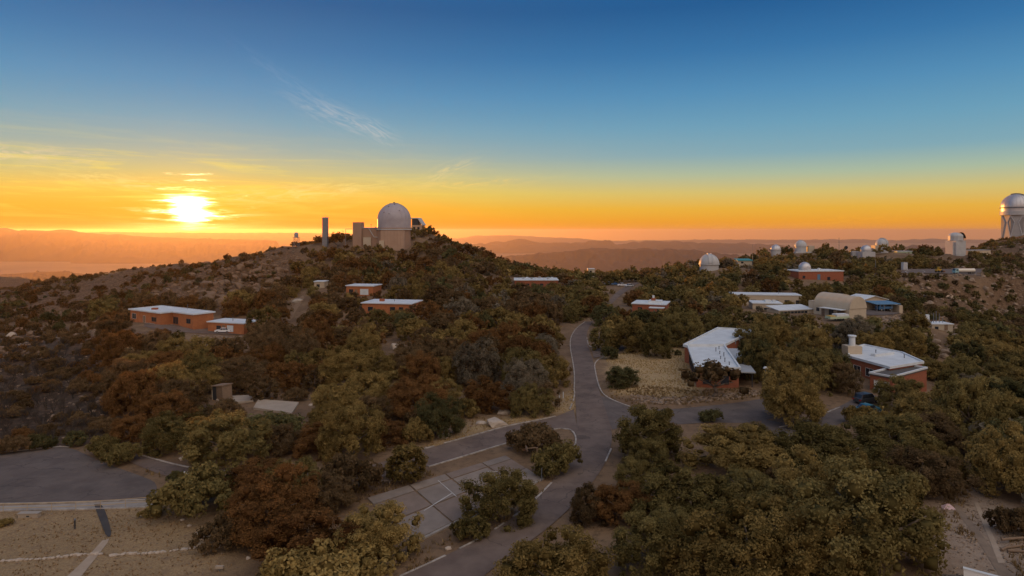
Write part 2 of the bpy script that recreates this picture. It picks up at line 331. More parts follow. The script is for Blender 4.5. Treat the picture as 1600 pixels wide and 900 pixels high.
def gzn(x, y):
    """height of the built ground sheet at x, y"""
    i = int(np.clip(np.searchsorted(gx, x) - 1, 0, nx_ - 2)); j = int(np.clip(np.searchsorted(gy, y) - 1, 0, ny_ - 2))
    u = (x - gx[i]) / (gx[i + 1] - gx[i]); v = (y - gy[j]) / (gy[j + 1] - gy[j])
    return float((GZn[j, i] * (1 - u) + GZn[j, i + 1] * u) * (1 - v) + (GZn[j + 1, i] * (1 - u) + GZn[j + 1, i + 1] * u) * v)

# ------------------------------------------------------------------ desert plain, far mountains, haze
PLAIN = -1000.0
desert = mat('desert_floor', (0.27, 0.165, 0.10), (0.19, 0.12, 0.075), 0.95, 0.0006)
a = [-64000, -30000, -12000, 0, 12000, 30000, 64000]; bq = [-8000, 0, 3000, 9000, 20000, 40000, 64000]
V = np.array([(x, y, PLAIN) for y in bq for x in a], float); I = np.arange(49).reshape(7, 7)
me = bpy.data.meshes.new('desert_plain'); np_mesh(me, V, np.stack([I[:-1, :-1], I[:-1, 1:], I[1:, 1:], I[1:, :-1]], -1).reshape(-1, 4)); me.materials.append(desert)
structure(bpy.data.objects.new('desert_plain', me)); col.objects.link(bpy.data.objects['desert_plain'])
mtn = mat('mountain_scrub', (0.06, 0.043, 0.04), (0.035, 0.028, 0.027), 0.95, 0.002)
def ridge(name, pts, D, rough, seed, depth=0.16):
    px = np.linspace(pts[0][0], pts[-1][0], 260); py = np.interp(px, [p[0] for p in pts], [p[1] for p in pts])
    py = py - np.abs(fbm(px, px * 0 + seed, 22, 5, seed)) * rough + rough * .25
    vv = np.linspace(-1, 1, 41); prof = (1 - np.abs(vv)) ** 1.25
    X = (px - CX) / F * D; Z = CAMZ - (py - CY) / F * D
    XX = X[None, :] * (1 + vv[:, None] * depth); YY = D * (1 + vv[:, None] * depth) + 0 * X[None, :]
    nz = fbm(XX, YY, D * .022, 5, seed + 1); e = (1 - np.abs(vv[:, None])) * np.abs(vv[:, None]) * 4
    ends = np.clip(np.minimum(np.arange(260), np.arange(260)[::-1]) / 14.0, 0, 1)
    ZZ = PLAIN - 5 + (Z[None, :] - PLAIN) * prof[:, None] * (1 + nz * e * .8) * ends[None, :]
    me = bpy.data.meshes.new(name); I = np.arange(41 * 260).reshape(41, 260)
    np_mesh(me, np.stack([XX, YY, ZZ], -1).reshape(-1, 3), np.stack([I[:-1, :-1], I[:-1, 1:], I[1:, 1:], I[1:, :-1]], -1).reshape(-1, 4))
    me.polygons.foreach_set('use_smooth', [True] * len(me.polygons)); me.materials.append(mtn)
    o = bpy.data.objects.new(name, me); col.objects.link(o); return structure(o)
ridge('mountains', [(700, 418), (770, 402), (830, 396), (860, 394), (900, 390), (925, 386), (960, 388), (1000, 388), (1030, 389), (1050, 388), (1085, 390), (1110, 394), (1150, 398), (1230, 408)], 16500, 5.0, 11, .05)
ridge('mountains', [(640, 392), (700, 384), (740, 381), (790, 377), (812, 373), (850, 379), (905, 379), (930, 375), (953, 376), (962, 381), (1020, 376), (1060, 377), (1100, 380), (1160, 379), (1210, 382), (1280, 388)], 30000, 4.2, 21, .05)
ridge('mountains', [(540, 374), (720, 372), (745, 368), (800, 367), (850, 370), (905, 372), (950, 376), (1100, 374), (1200, 374), (1290, 374), (1350, 374), (1400, 375), (1460, 373), (1600, 375), (1760, 376)], 54000, 2.6, 31, .04)
ridge('mountains', [(1330, 402), (1385, 393), (1402, 389), (1425, 382), (1446, 384), (1462, 388), (1485, 388), (1560, 396), (1640, 400)], 20000, 3.2, 41, .07)
ridge('mountains', [(-160, 357), (-60, 357), (0, 356), (12, 356), (28, 360), (48, 359), (75, 360), (100, 358), (125, 362), (170, 366), (215, 373), (260, 382), (310, 394), (370, 408)], 22000, 2.4, 51, .04)
ridge('mountains', [(100, 364), (170, 362), (230, 363), (330, 363.5), (450, 363.5), (600, 366)], 40000, 1.6, 91, .06)
ridge('mountains', [(110, 372), (150, 368), (185, 365), (200, 368), (260, 371), (330, 373), (450, 376)], 22000, 1.6, 61, .1)
ridge('mountains', [(60, 446), (110, 443), (150, 440), (170, 436), (185, 437), (230, 446), (300, 452)], 5200, 3.0, 71, .2)
ridge('mountains', [(-100, 428), (0, 428), (60, 424), (100, 423), (130, 427), (180, 436)], 8500, 2.0, 81, .2)
hz = MB().box(-70000, 70000, -9000, 70000, PLAIN - 6.5, 118)
hm = bpy.data.materials.new('haze'); hm.use_nodes = True; hm.node_tree.nodes.clear()
ho = hm.node_tree.nodes.new('ShaderNodeOutputMaterial'); pv = hm.node_tree.nodes.new('ShaderNodeVolumePrincipled')
pv.inputs['Color'].default_value = (0.95, 0.78, 0.66, 1); pv.inputs['Density'].default_value = HAZE_D; pv.inputs['Anisotropy'].default_value = HAZE_G
hm.node_tree.links.new(pv.outputs[0], ho.inputs['Volume'])
hazeo = hz.build('haze', hm); hazeo['kind'] = 'stuff'; hm.cycles.homogeneous_volume = True

# ------------------------------------------------------------------ roads, lots, paths, kerbs
def asphalt(name, c1, c2, pc, seed):
    m = mat(name, c1, c2, 0.9, 0.35, 0.25, bscale=14, detail=8); n = NT(m.node_tree); b = n.n['Principled BSDF']; src = b.inputs['Base Color'].links[0].from_socket
    t = n.new('ShaderNodeTexCoord'); P = n.vm('ADD', t.outputs['Object'], (seed, seed * 2.0, 0)); wob = n.new('ShaderNodeTexNoise'); wob.inputs['Scale'].default_value = .5; wob.inputs['Detail'].default_value = 5; n.l.new(P, wob.inputs['Vector'])
    Pw = n.vm('ADD', P, n.vm('MULTIPLY', wob.outputs['Color'], (3.0, 3.0, 0)))
    v = n.new('ShaderNodeTexVoronoi', feature='DISTANCE_TO_EDGE'); v.inputs['Scale'].default_value = .22; n.l.new(Pw, v.inputs['Vector'])
    crack = n.m('MULTIPLY', n.m('LESS_THAN', v.outputs['Distance'], 0.012), n.m('GREATER_THAN', n.noise(P, .13, 3), .47))
    st_ = n.m('MULTIPLY', n.m('SUBTRACT', n.noise(P, .16, 6, .7), .52), 5.0, clamp=True); c = n.mix(n.m('MULTIPLY', st_, .7), src, pc)
    sand = n.m('MULTIPLY', n.m('SUBTRACT', n.noise(P, .45, 7, .75), .58), 6.0, clamp=True); c = n.mix(n.m('MULTIPLY', sand, .5), c, (.24, .18, .13, 1))
    n.l.new(n.mix(n.m('MULTIPLY', crack, .42), c, (.04, .034, .03, 1)), b.inputs['Base Color']); return m
asph = asphalt('worn_asphalt', (0.12, 0.086, 0.071), (0.19, 0.142, 0.116), (.08, .06, .051, 1), 3.0)
asph2 = asphalt('newer_asphalt', (0.10, 0.079, 0.07), (0.15, 0.121, 0.107), (.075, .064, .06, 1), 17.0)
conc = mat('old_concrete', (0.36, 0.32, 0.28), (0.26, 0.225, 0.195), 0.9, 0.6, 0.2, bscale=9)
kerbm = mat('worn_kerb_paint', (0.48, 0.43, 0.38), (0.20, 0.17, 0.145), 0.85, 1.1, 0.1)
whitep = mat('white_paint', (0.58, 0.56, 0.53), (0.34, 0.31, 0.28), 0.6, 0.8)
dirtm = mat('trodden_dirt', (0.42, 0.33, 0.25), (0.33, 0.25, 0.18), 0.95, 0.8, 0.3)
def resample(P, n):
    P = np.array(P, float); d_ = np.r_[0, np.cumsum(np.hypot(*np.diff(P[:, :2], axis=0).T))]; t_ = np.linspace(0, d_[-1], n)
    return np.stack([np.interp(t_, d_, P[:, k]) for k in range(P.shape[1])], -1)
def chaikin(P, k=2):
    P = np.array(P, float)
    for _ in range(k):
        q = P[:-1] * .75 + P[1:] * .25; r_ = P[:-1] * .25 + P[1:] * .75
        P = np.r_[P[:1], np.stack([q, r_], 1).reshape(-1, 2), P[-1:]]
    return P
def edge(pp): return chaikin([gp(*p)[:2] for p in pp])
ROADS = []
def strip(name, Lp, Rp, m, lift, n=150, across=6):
    A, B = resample(edge(Lp), n), resample(edge(Rp), n); t_ = np.linspace(0, 1, across)
    XY = A[:, None] * (1 - t_[None, :, None]) + B[:, None] * t_[None, :, None]
    Z = np.vectorize(gzn)(XY[..., 0], XY[..., 1]) + lift
    me = bpy.data.meshes.new(name); I = np.arange(n * across).reshape(n, across)
    np_mesh(me, np.dstack([XY, Z]).reshape(-1, 3), np.stack([I[:-1, :-1], I[1:, :-1], I[1:, 1:], I[:-1, 1:]], -1).reshape(-1, 4))
    me.polygons.foreach_set('use_smooth', [True] * len(me.polygons)); me.materials.append(m); me.flip_normals() if me.polygons[0].normal.z < 0 else None
    o = bpy.data.objects.new(name, me); col.objects.link(o); ROADS.append(list(map(tuple, A)) + list(map(tuple, B[::-1]))); return structure(o)
def sheet(name, pp, m, lift, world=False):
    P = pp if world else [tuple(gp(*p)[:2]) for p in pp]
    c_ = np.mean(P, 0); P = chaikin(list(P) + [P[0]], 1)[:-1] if not world else np.array(P)
    mb = MB(); k = len(P); rings = [c_ + (P - c_) * f for f in (1.0, .75, .5, .25)]
    vs_ = [(x, y, gzn(x, y) + lift) for r_ in rings for x, y in r_] + [(*c_, gzn(*c_) + lift)]
    fs = []
    for j in range(3): fs += [(j * k + i, j * k + (i + 1) % k, (j + 1) * k + (i + 1) % k, (j + 1) * k + i) for i in range(k)]
    fs += [(3 * k + i, 3 * k + (i + 1) % k, 4 * k) for i in range(k)]
    mb.add(vs_, fs); o = mb.build(name, m)
    if o.data.polygons[0].normal.z < 0: o.data.flip_normals()
    ROADS.append(list(map(tuple, P))); return structure(o)
def kerb(pp, w_=0.22, h=0.13, m=kerbm, name='kerb', gaps=0.0, world=None, seg=1.6):
    E = chaikin(world, 1) if world is not None else edge(pp); L = np.hypot(*np.diff(E, axis=0).T).sum(); k = max(3, int(L / seg)); P = resample(E, k + 1); mb = MB()
    for i in range(k):
        if random.random() < gaps: continue
        a_, b_ = P[i], P[i + 1]; t_ = b_ - a_; l_ = np.hypot(*t_); t_ = t_ / l_; nn = np.array([-t_[1], t_[0]]) * w_ / 2; b2 = b_ - t_ * .03
        za, zb = gzn(*a_), gzn(*b_)
        q = [a_ - nn, a_ + nn, b2 + nn, b2 - nn]; zs = [za, za, zb, zb]
        mb.prism([tuple(p) for p in q], [z - .25 for z in zs], [z + h for z in zs])
    o = mb.build(name, m); return structure(o)
mainL = [(560, 930), (625, 902), (700, 868), (770, 832), (830, 788), (870, 745), (893, 710), (902, 682), (901, 655), (899, 625), (899, 600), (897, 570), (892, 545), (892, 528), (900, 514), (915, 503)]
mainR = [(690, 960), (780, 880), (830, 846), (870, 815), (910, 775), (941, 735), (955, 702), (957, 676), (946, 640), (936, 610), (931, 585), (926, 560), (918, 540), (916, 525), (920, 512), (928, 502)]
strip('road', mainL, mainR, asph, 0.09, 220, 8)
strip('road', [(896, 640), (868, 652), (830, 660), (800, 665), (735, 683), (665, 702), (600, 722), (560, 732), (480, 741), (375, 739), (312, 735), (270, 727), (217, 712), (180, 702)],
      [(906, 685), (888, 668), (860, 670), (830, 679), (800, 690), (775, 697), (720, 714), (669, 729), (620, 742), (560, 752), (480, 762), (375, 761), (300, 754), (250, 742), (205, 724), (165, 706)], asph, 0.06, 200, 6)
strip('road', [(946, 474), (956, 464), (968, 452), (980, 445), (990, 441)], [(953, 476), (964, 466), (977, 455), (990, 447), (1000, 442)], asph, 0.12, 40, 5)
strip('driveway', [(938, 618), (985, 637), (1040, 641), (1090, 636), (1140, 631), (1200, 622), (1235, 616)], [(956, 672), (990, 664), (1060, 664), (1110, 660), (1170, 662), (1215, 652), (1250, 640)], asph2, 0.045, 90, 5)
strip('driveway', [(1190, 655), (1230, 662), (1268, 655), (1296, 641), (1320, 632), (1352, 612)], [(1190, 690), (1235, 690), (1290, 672), (1330, 655), (1350, 645), (1385, 625)], asph2, 0.05, 60, 5)
strip('driveway', [(924, 545), (945, 543), (975, 542)], [(928, 560), (948, 556), (975, 552)], asph, 0.11, 20, 4)
strip('driveway', [(226, 507), (262, 511), (300, 503), (320, 497), (390, 500)], [(224, 512), (260, 520), (310, 522), (350, 524), (400, 524)], asph, 0.15, 50, 4)
sheet('parking_lot', [(-70, 713), (40, 704), (90, 698), (108, 699), (165, 725), (228, 747), (246, 756), (243, 779), (200, 782), (60, 787), (-70, 789)], asph2, 0.05)
sheet('walkway', [(-70, 792), (60, 790), (240, 782), (247, 787), (228, 793), (60, 797), (-70, 799)], conc, 0.06)
sheet('ramp', [(147, 789), (160, 788), (170, 815), (175, 838), (167, 841), (158, 820)], mat('fresh_asphalt', (.05, .045, .043), (.08, .07, .066), .9, .6), 0.075)
sheet('footpath', [(160, 845), (174, 841), (150, 872), (120, 910), (95, 910), (130, 878)], dirtm, 0.04)
sheet('parking_lot', [tuple(pt(*q)[:2]) for q in ((1408, 428, 338), (1470, 428, 336), (1532, 428, 322), (1534, 422, 372), (1470, 421, 372), (1410, 421, 372))], asph, 0.3, True)
sheet('parking_lot', [(1345, 488), (1372, 480), (1410, 484), (1405, 492), (1360, 494)], asph2, 0.2)
sheet('terrace', [(1450, 468), (1478, 463), (1500, 468), (1490, 474), (1460, 474)], dirtm, 0.3)
sheet('footpath', [(448, 500), (462, 474), (472, 462), (477, 466), (466, 480), (454, 503)], mat('bank_soil', (.27, .18, .11), (.2, .13, .08), .95, .5, .3), 0.15)
kerb([(625, 902), (700, 868), (770, 832), (830, 788), (862, 755)], gaps=.12); kerb([(893, 712), (901, 690), (898, 677), (888, 669), (860, 671), (830, 680), (800, 691), (775, 698), (720, 715), (669, 730)])
kerb([(868, 651), (830, 659), (800, 664), (735, 682), (665, 701), (600, 721)], gaps=.15); kerb([(897, 612), (898, 590), (896, 570), (891, 545), (891, 528), (899, 514), (914, 503)])
kerb([(890, 640), (897, 625), (898, 612)], gaps=.2); kerb([(985, 636), (960, 627), (943, 618), (936, 605), (931, 585), (928, 566), (945, 557)])
kerb([(946, 542), (926, 544), (919, 540), (917, 528)], gaps=.1); kerb([(955, 702), (946, 722)], gaps=.1)
kerb([(-60, 714), (40, 704), (90, 698), (108, 699)], gaps=.1); kerb([(-60, 789), (60, 787.5), (200, 783), (243, 780), (248, 788)]); kerb([(-60, 800), (60, 798), (150, 796), (230, 793)], gaps=.1)
kerb([(217, 711), (270, 726), (312, 734), (375, 738)], gaps=.15); kerb([(1218, 668), (1240, 664), (1268, 657), (1296, 643), (1320, 634)], gaps=.2)
kerb([(226, 506), (262, 511), (285, 507), (300, 502)], gaps=.1)
strip('wheel_track', [(1488, 790), (1512, 822), (1545, 872), (1570, 915)], [(1497, 789), (1524, 822), (1560, 870), (1592, 915)], mat('damp_dirt', (.20, .15, .11), (.27, .20, .145), .95, .8, .3), 0.03, 60, 4)
strip('wheel_track', [(1522, 786), (1534, 815), (1547, 846), (1560, 880)], [(1528, 786), (1542, 815), (1556, 846), (1570, 880)], dirtm, 0.035, 60, 3)
# the old ball court: cracked slabs with weeds in the joints
ct = thing('ball_court', 'cracked concrete ball court of large slabs beside the curving road', 'court', (*gp(715, 775)[:2], 0))
bl = Vector(ct.location)
C00, C10, C11, C01 = [np.array(gp(*p)[:2]) for p in ((572, 779), (641, 850), (848, 748), (790, 712))]   # far left, near left, near right, far right
slabm = [mat('court_slab_' + k, c1, c2, 0.92, 0.5, 0.2, bscale=10) for k, c1, c2 in (('grey', (0.25, .205, .175), (.185, .15, .125)), ('brown', (0.245, .185, .15), (.18, .135, .105)), ('light', (0.29, .235, .195), (.21, .17, .14)))]
fu = [0, .27, .52, .80, 1]; fv = [0, .18, .58, 1]
def cq(u, v): return (C00 * (1 - u) + C01 * u) * (1 - v) + (C10 * (1 - u) + C11 * u) * v
for i in range(4):
    for j in range(3):
        g = .006; jt = lambda: random.uniform(-.004, .004)
        q = [cq(fu[i] + g + jt(), fv[j] + g * 2), cq(fu[i + 1] - g + jt(), fv[j] + g * 2 + jt()), cq(fu[i + 1] - g, fv[j + 1] - g * 2 + jt()), cq(fu[i] + g, fv[j + 1] - g * 2)]
        zz = .09 + random.uniform(0, .03)
        MB().prism([(p[0] - bl.x, p[1] - bl.y) for p in q], -.2, zz).build('court_slab', slabm[(i * 2 + j) % 3], ct)
def cline(a_, b_, w_=.12, z=.135):
    a_, b_ = cq(*a_), cq(*b_); t_ = b_ - a_; t_ /= np.hypot(*t_); nn = np.array([-t_[1], t_[0]]) * w_ / 2
    MB().prism([tuple(p - np.array(bl[:2])) for p in (a_ - nn, a_ + nn, b_ + nn, b_ - nn)], .12, z).build('painted_line', whitep, ct)
cline((.44, .12), (.43, .60), .1); cline((.20, .62), (.43, .5), .14); cline((.72, .30), (.74, .62), .07, .138)
ca_ = [cq(.76 + .05 * math.cos(a), .46 + .14 * math.sin(a)) for a in np.linspace(0, 2 * math.pi, 24)]
mb = MB()
for i in range(23):
    a_, b_ = ca_[i], ca_[i + 1]; t_ = b_ - a_; t_ /= np.hypot(*t_); nn = np.array([-t_[1], t_[0]]) * .035; mb.prism([tuple(p - np.array(bl[:2])) for p in (a_ - nn, a_ + nn, b_ + nn, b_ - nn)], .12, .141)
mb.build('painted_circle', whitep, ct)
kerb(None, .3, .16, conc, world=[cq(-.01, 1.02), cq(.5, 1.02), cq(1.0, 1.02)], seg=2.5)
ROADS.append([tuple(cq(*p)) for p in ((0, 0), (1, 0), (1, 1), (0, 1))])

# ------------------------------------------------------------------ building kit
brick = mat('red_brick', (0.34, 0.115, 0.06), (0.25, 0.085, 0.05), 0.9, 1.2, 0.3, stretch=(1, 1, 3), bscale=12)
brickl = mat('orange_brick', (0.44, 0.17, 0.07), (0.34, 0.12, 0.055), 0.9, 0.9, 0.2)
roofw = mat('white_roof_coating', (0.66, 0.70, 0.73), (0.52, 0.555, 0.58), 0.65, 0.45, 0.1, detail=7)
roofg = mat('grey_roof_metal', (0.38, 0.40, 0.42), (0.31, 0.325, 0.34), 0.5, 0.4)
darkroof = mat('dark_gravel_roof', (0.075, 0.07, 0.07), (0.12, 0.11, 0.105), 0.95, 2.5, 0.4)
tan = mat('tan_wall', (0.52, 0.43, 0.32), (0.45, 0.37, 0.28), 0.85, 0.5)
cream = mat('cream_metal', (0.50, 0.43, 0.33), (0.43, 0.37, 0.285), 0.6, 0.4)
domew = mat('dome_paint', (0.47, 0.475, 0.485), (0.40, 0.405, 0.415), 0.5, 0.25)
domes = mat('silver_dome', (0.55, 0.54, 0.55), (0.46, 0.45, 0.47), 0.38, 0.2, metal=0.55)
panelc = mat('concrete_panel', (0.37, 0.245, 0.18), (0.30, 0.195, 0.14), 0.85, 0.3, stretch=(1, 1, .3))
steel = mat('grey_steel', (0.22, 0.235, 0.26), (0.17, 0.185, 0.21), 0.5, 0.4, metal=0.3)
darkm = mat('dark_metal', (0.05, 0.05, 0.055), None, 0.5)
glass = mat('window_glass', (0.03, 0.035, 0.045), None, 0.12, spec=0.6)
wood = mat('weathered_wood', (0.26, 0.18, 0.12), (0.19, 0.13, 0.09), 0.9, 1.5, stretch=(1, 1, 6))
greenw = mat('pale_green_wall', (0.42, 0.50, 0.36), None, 0.8)
bluer = mat('blue_roof_metal', (0.12, 0.22, 0.33), (0.09, 0.18, 0.28), 0.5, 0.4)
teal = mat('teal_roof_metal', (0.06, 0.26, 0.26), None, 0.5)
rust = mat('rusty_steel', (0.22, 0.10, 0.05), None, 0.8)
def frame2(A, B):
    a_, b_ = pt(*A), pt(*B); z = min(a_[2], b_[2]); dx, dy = b_[0] - a_[0], b_[1] - a_[1]
    return (a_[0], a_[1], z), math.atan2(dy, dx), math.hypot(dx, dy)
def window(root, face, u, z, w_, h, W, D, door=False, m=None, name=None, fm=None):
    """a framed opening on one face of a W x D box: front, left, right"""
    mb, pb = MB(), MB(); t_ = .06
    def bx(b_, u0, u1, z0, z1, p0, p1):
        if face == 'front': b_.box(u0, u1, -p1, -p0, z0, z1)
        elif face == 'right': b_.box(W + p0, W + p1, u0, u1, z0, z1)
        else: b_.box(-p1, -p0, u0, u1, z0, z1)
    for a_ in ((u - t_, u + w_ + t_, z - t_, z), (u - t_, u + w_ + t_, z + h, z + h + t_), (u - t_, u, z, z + h), (u + w_, u + w_ + t_, z, z + h)): bx(mb, *a_, -.05, .07)
    if not door and w_ > 1.6:
        bx(mb, u + w_ / 2 - .03, u + w_ / 2 + .03, z, z + h, -.05, .055)
    bx(pb, u, u + w_, z, z + h, -.05, .025)
    f = mb.build(name or ('door' if door else 'window'), fm or (darkm if not door else wood), root); pb.build('door_leaf' if door else 'pane', m or (glass if not door else wood), f); return f
def boxhouse(name, label, cat, A, B, D, h, wallm, roofm=None, over=.25, rt=.35, group=None, openings=(), slope=0.0, skirt=3.0):
    loc, rz, W = frame2(A, B); o = thing(name, label, cat, loc, rz, group)
    MB().box(0, W, 0, D, -skirt, h).build('wall', wallm, o)
    z0, z1 = h, h + slope
    MB().prism([(-over, -over), (W + over, -over), (W + over, D + over), (-over, D + over)], [z0, z0, z1, z1], [z0 + rt, z0 + rt, z1 + rt, z1 + rt]).build('roof', roofm or roofw, o)
    for q in openings: window(o, q[0], q[1], q[2], q[3], q[4], W, D, *q[5:])
    return o, W
def polyhouse(name, label, cat, poly, z0, h, wallm, roofm, rim=.25, rimh=.25, over=.2, skirt=2.5, loc=None):
    P = np.array(poly, float); c_ = P.mean(0); o = thing(name, label, cat, (c_[0], c_[1], z0)); P = P - c_
    if sum(P[i][0] * P[(i + 1) % len(P)][1] - P[(i + 1) % len(P)][0] * P[i][1] for i in range(len(P))) < 0: P = P[::-1]
    MB().prism([tuple(p) for p in P], -skirt, h).build('wall', wallm, o)
    roof_on(o, P, h, roofm, rim, rimh, over); return o, P
def offset(P, d_):
    n_ = len(P); o = []
    for i in range(n_):
        a_, b_, c_ = P[i - 1], P[i], P[(i + 1) % n_]; t1 = (b_ - a_) / np.hypot(*(b_ - a_)); t2 = (c_ - b_) / np.hypot(*(c_ - b_))
        n1 = np.array([t1[1], -t1[0]]); n2 = np.array([t2[1], -t2[0]]); k = (n1 + n2) / (1 + n1 @ n2); o.append(b_ + k * d_)
    return np.array(o)
def roof_on(o, P, h, roofm, rim=.25, rimh=.25, over=.2, rimm=None, th=.22):
    Q = offset(P, over); r_ = MB().prism([tuple(p) for p in Q], h, h + th).build('roof', roofm, o)
    if rimh:
        I_ = offset(P, over - rim); mb = MB()
        for i in range(len(Q)):
            j = (i + 1) % len(Q); mb.prism([tuple(Q[i]), tuple(Q[j]), tuple(I_[j]), tuple(I_[i])], h + th + .002, h + th + rimh)
        mb.build('parapet', rimm or roofw, r_)
    return r_
def pipe(o, x, y, z, h=.6, r=.09): return MB().tube((x, y, z), (x, y, z + h), r, n=6).tube((x, y, z + h), (x, y, z + h + .08), r * 1.7, n=6).build('vent_pipe', steel, o)

# brick hall with the long white roof above the lawn
P1 = [(34.9, 121), (42.6, 120.2), (47.6, 144.2), (62.5, 165.6), (54.6, 169.3), (38.9, 144.2), (39.4, 142.5)]
hall, hp = polyhouse('brick_hall', 'long red brick hall with bent white flat roof above the dry lawn', 'building', P1, 0.1, 3.75, brick, roofw, .35, .3, .35)
hc = np.mean(np.array(P1), 0)
prch = np.array([(43.2, 120.6), (45.8, 120.2), (51.0, 144.6), (48.2, 144.8)]) - hc
MB().prism([tuple(p) for p in prch], 3.05, 3.25).build('porch_roof', roofg, hall)
for x, y in ((45.4, 121.0), (46.9, 128.5), (48.5, 136.5)): MB().box(x - hc[0] - .08, x - hc[0] + .08, y - hc[1] - .08, y - hc[1] + .08, -1, 3.045).build('porch_post', darkm, hall)
mb = MB(); xr = np.array([39.4, 143.0]) - hc; xr2 = np.array([47.4, 143.2]) - hc; mb.prism([tuple(xr), tuple(xr2), tuple(xr2 + (.1, .5)), tuple(xr + (.1, .5))], 3.98, 4.5); mb.build('roof_step', roofw, hall)
for i in range(7):
    f = .12 + .115 * i; pipe(hall, 42.2 + 4.9 * f - hc[0] - .9 - (i % 3) * .5, 120.5 + 24 * f - hc[1], 3.97, .55 + .2 * (i % 2))
for i in range(4): pipe(hall, 50 + 2.4 * i - hc[0] + 1, 147 + 4.2 * i - hc[1] - 1, 3.97, .8)
def poly_window(o, a_, b_, f0, f1, z0, z1, m=glass, name='window', leaf='pane', fm=darkm):
    """a framed opening let into the wall that runs from a to b (outside on its right)"""
    a_, b_ = np.array(a_, float), np.array(b_, float); t_ = (b_ - a_) / np.hypot(*(b_ - a_)); nn = np.array([t_[1], -t_[0]]); L = np.hypot(*(b_ - a_)); u0, u1 = f0 * L, f1 * L
    def q(mb, s0, s1, y0, y1, p0, p1): mb.prism([tuple(a_ + t_ * s0 + nn * p0), tuple(a_ + t_ * s1 + nn * p0), tuple(a_ + t_ * s1 + nn * p1), tuple(a_ + t_ * s0 + nn * p1)], y0, y1)
    mb = MB(); k = .07
    q(mb, u0 - k, u1 + k, z0 - k, z0, -.05, .08); q(mb, u0 - k, u1 + k, z1, z1 + k, -.05, .08); q(mb, u0 - k, u0, z0, z1, -.05, .08); q(mb, u1, u1 + k, z0, z1, -.05, .08)
    if u1 - u0 > 1.5 and leaf == 'pane': q(mb, (u0 + u1) / 2 - .03, (u0 + u1) / 2 + .03, z0, z1, -.05, .06)
    f = mb.build(name, fm, o); pb = MB(); q(pb, u0, u1, z0, z1, -.05, .02); pb.build(leaf, m, f); return f
for i in range(6): poly_window(hall, np.array((39.4, 142.5)) - hc, np.array((34.9, 121)) - hc, .06 + .155 * i, .06 + .155 * i + .1, .9, 2.9)
for i in range(2): poly_window(hall, np.array((34.9, 121)) - hc, np.array((42.6, 120.2)) - hc, .16 + .42 * i, .34 + .42 * i, 1.0, 2.5)
poly_window(hall, np.array((42.6, 120.2)) - hc, np.array((47.6, 144.2)) - hc, .1, .15, 0, 2.2, wood, 'door', 'door_leaf')
# steps by the porch
stp = thing('entrance_steps', 'concrete entrance steps under the porch corner of the brick hall', 'steps', (44.6, 119.4, 0.0), -.2)
for i in range(6): MB().box(-1.1, 1.1, -3.2 + .5 * i, .3, -1.5 + .0 * i, -.55 + .17 * i).build('tread', conc, stp)

# brick house with the dark garage roof
P2 = [(72.3, 122.6), (81.6, 127.4), (83.4, 137), (80.5, 146.0), (74.5, 141.5), (70.3, 133.0)]
vil, vp = polyhouse('brick_house', 'red brick house with white flat roof and a dark gravel roof over its garage', 'house', P2, 0.0, 3.55, brick, roofw, .3, .25, .35)
vc = np.mean(np.array(P2), 0)
gar = np.array([(67.1, 120.0), (69.4, 116.7), (80.6, 124.4), (78.4, 127.6)]) - vc
MB().prism([tuple(p) for p in gar], -1.5, 2.95).build('garage_wall', brick, vil)
roof_on(vil, gar, 2.95, darkroof, .3, .3, .15)
poly_window(vil, gar[0], gar[1], .2, .85, 0, 2.1, mat('white_garage_door', (.75, .76, .78), None, .5), 'garage_door', 'door_leaf', whitep)
poly_window(vil, np.array((70.3, 133.0)) - vc, np.array((72.3, 122.6)) - vc, .42, .62, .9, 2.4, fm=whitep)
poly_window(vil, np.array((70.3, 133.0)) - vc, np.array((72.3, 122.6)) - vc, .1, .28, .3, 2.3, fm=whitep)
MB().prism([tuple(p) for p in np.array([(75.5, 133), (81, 135.6), (80.6, 136.6), (75.1, 134)]) - vc], 3.78, 4.25).build('roof_step', roofw, vil)
for x, y in ((74, 137.5), (76, 139), (77.6, 136.5), (80.6, 131.5)): pipe(vil, x - vc[0], y - vc[1], 3.77, .7)
MB().box(71.2 - vc[0], 74.2 - vc[0], 135.6 - vc[1], 138.2 - vc[1], -1, 5.4).build('chimney', tan, vil)
mb = MB().tube((72.8 - vc[0], 137 - vc[1], 5.4), (72.8 - vc[0], 137 - vc[1], 7.2), .62, n=14).tube((72.8 - vc[0], 137 - vc[1], 7.3), (72.8 - vc[0], 137 - vc[1], 7.55), .85, n=14); mb.build('chimney_pot', roofw, vil, True)

# L-shaped brick house under the rocky slope
O_ = pt(251, 508, 195); uu = np.array((.845, -.535)); vv_ = np.array((.535, .845))
L2 = [O_[:2] + uu * a_ + vv_ * b_ for a_, b_ in ((-17.6, 0), (0, 0), (0, 3.6), (11.4, 3.6), (11.4, 10), (-17.6, 10))]
lh, lp = polyhouse('brick_house', 'L-shaped orange brick house with white flat roof below the rocky slope', 'house', L2, O_[2], 3.5, brickl, roofw, .4, .18, .45)
lc = np.mean(np.array(L2), 0); lq = [p - lc for p in L2]
for f0, f1, z0, z1 in ((.07, .2, .9, 2.5), (.72, .86, .9, 2.1)): poly_window(lh, lq[0], lq[1], f0, f1, z0, z1, fm=whitep if f0 < .1 else darkm)
poly_window(lh, lq[0], lq[1], .44, .51, 0, 2.2, wood, 'door', 'door_leaf', whitep)
poly_window(lh, lq[2], lq[3], .06, .28, .2, 2.2); poly_window(lh, lq[2], lq[3], .68, .86, .8, 2.1)
MB().box(-8, -6.4, 3, 4.2, 3.72, 4.25).build('roof_hatch', brick, lh); pipe(lh, 3, 4, 3.72, 1.5, .06)
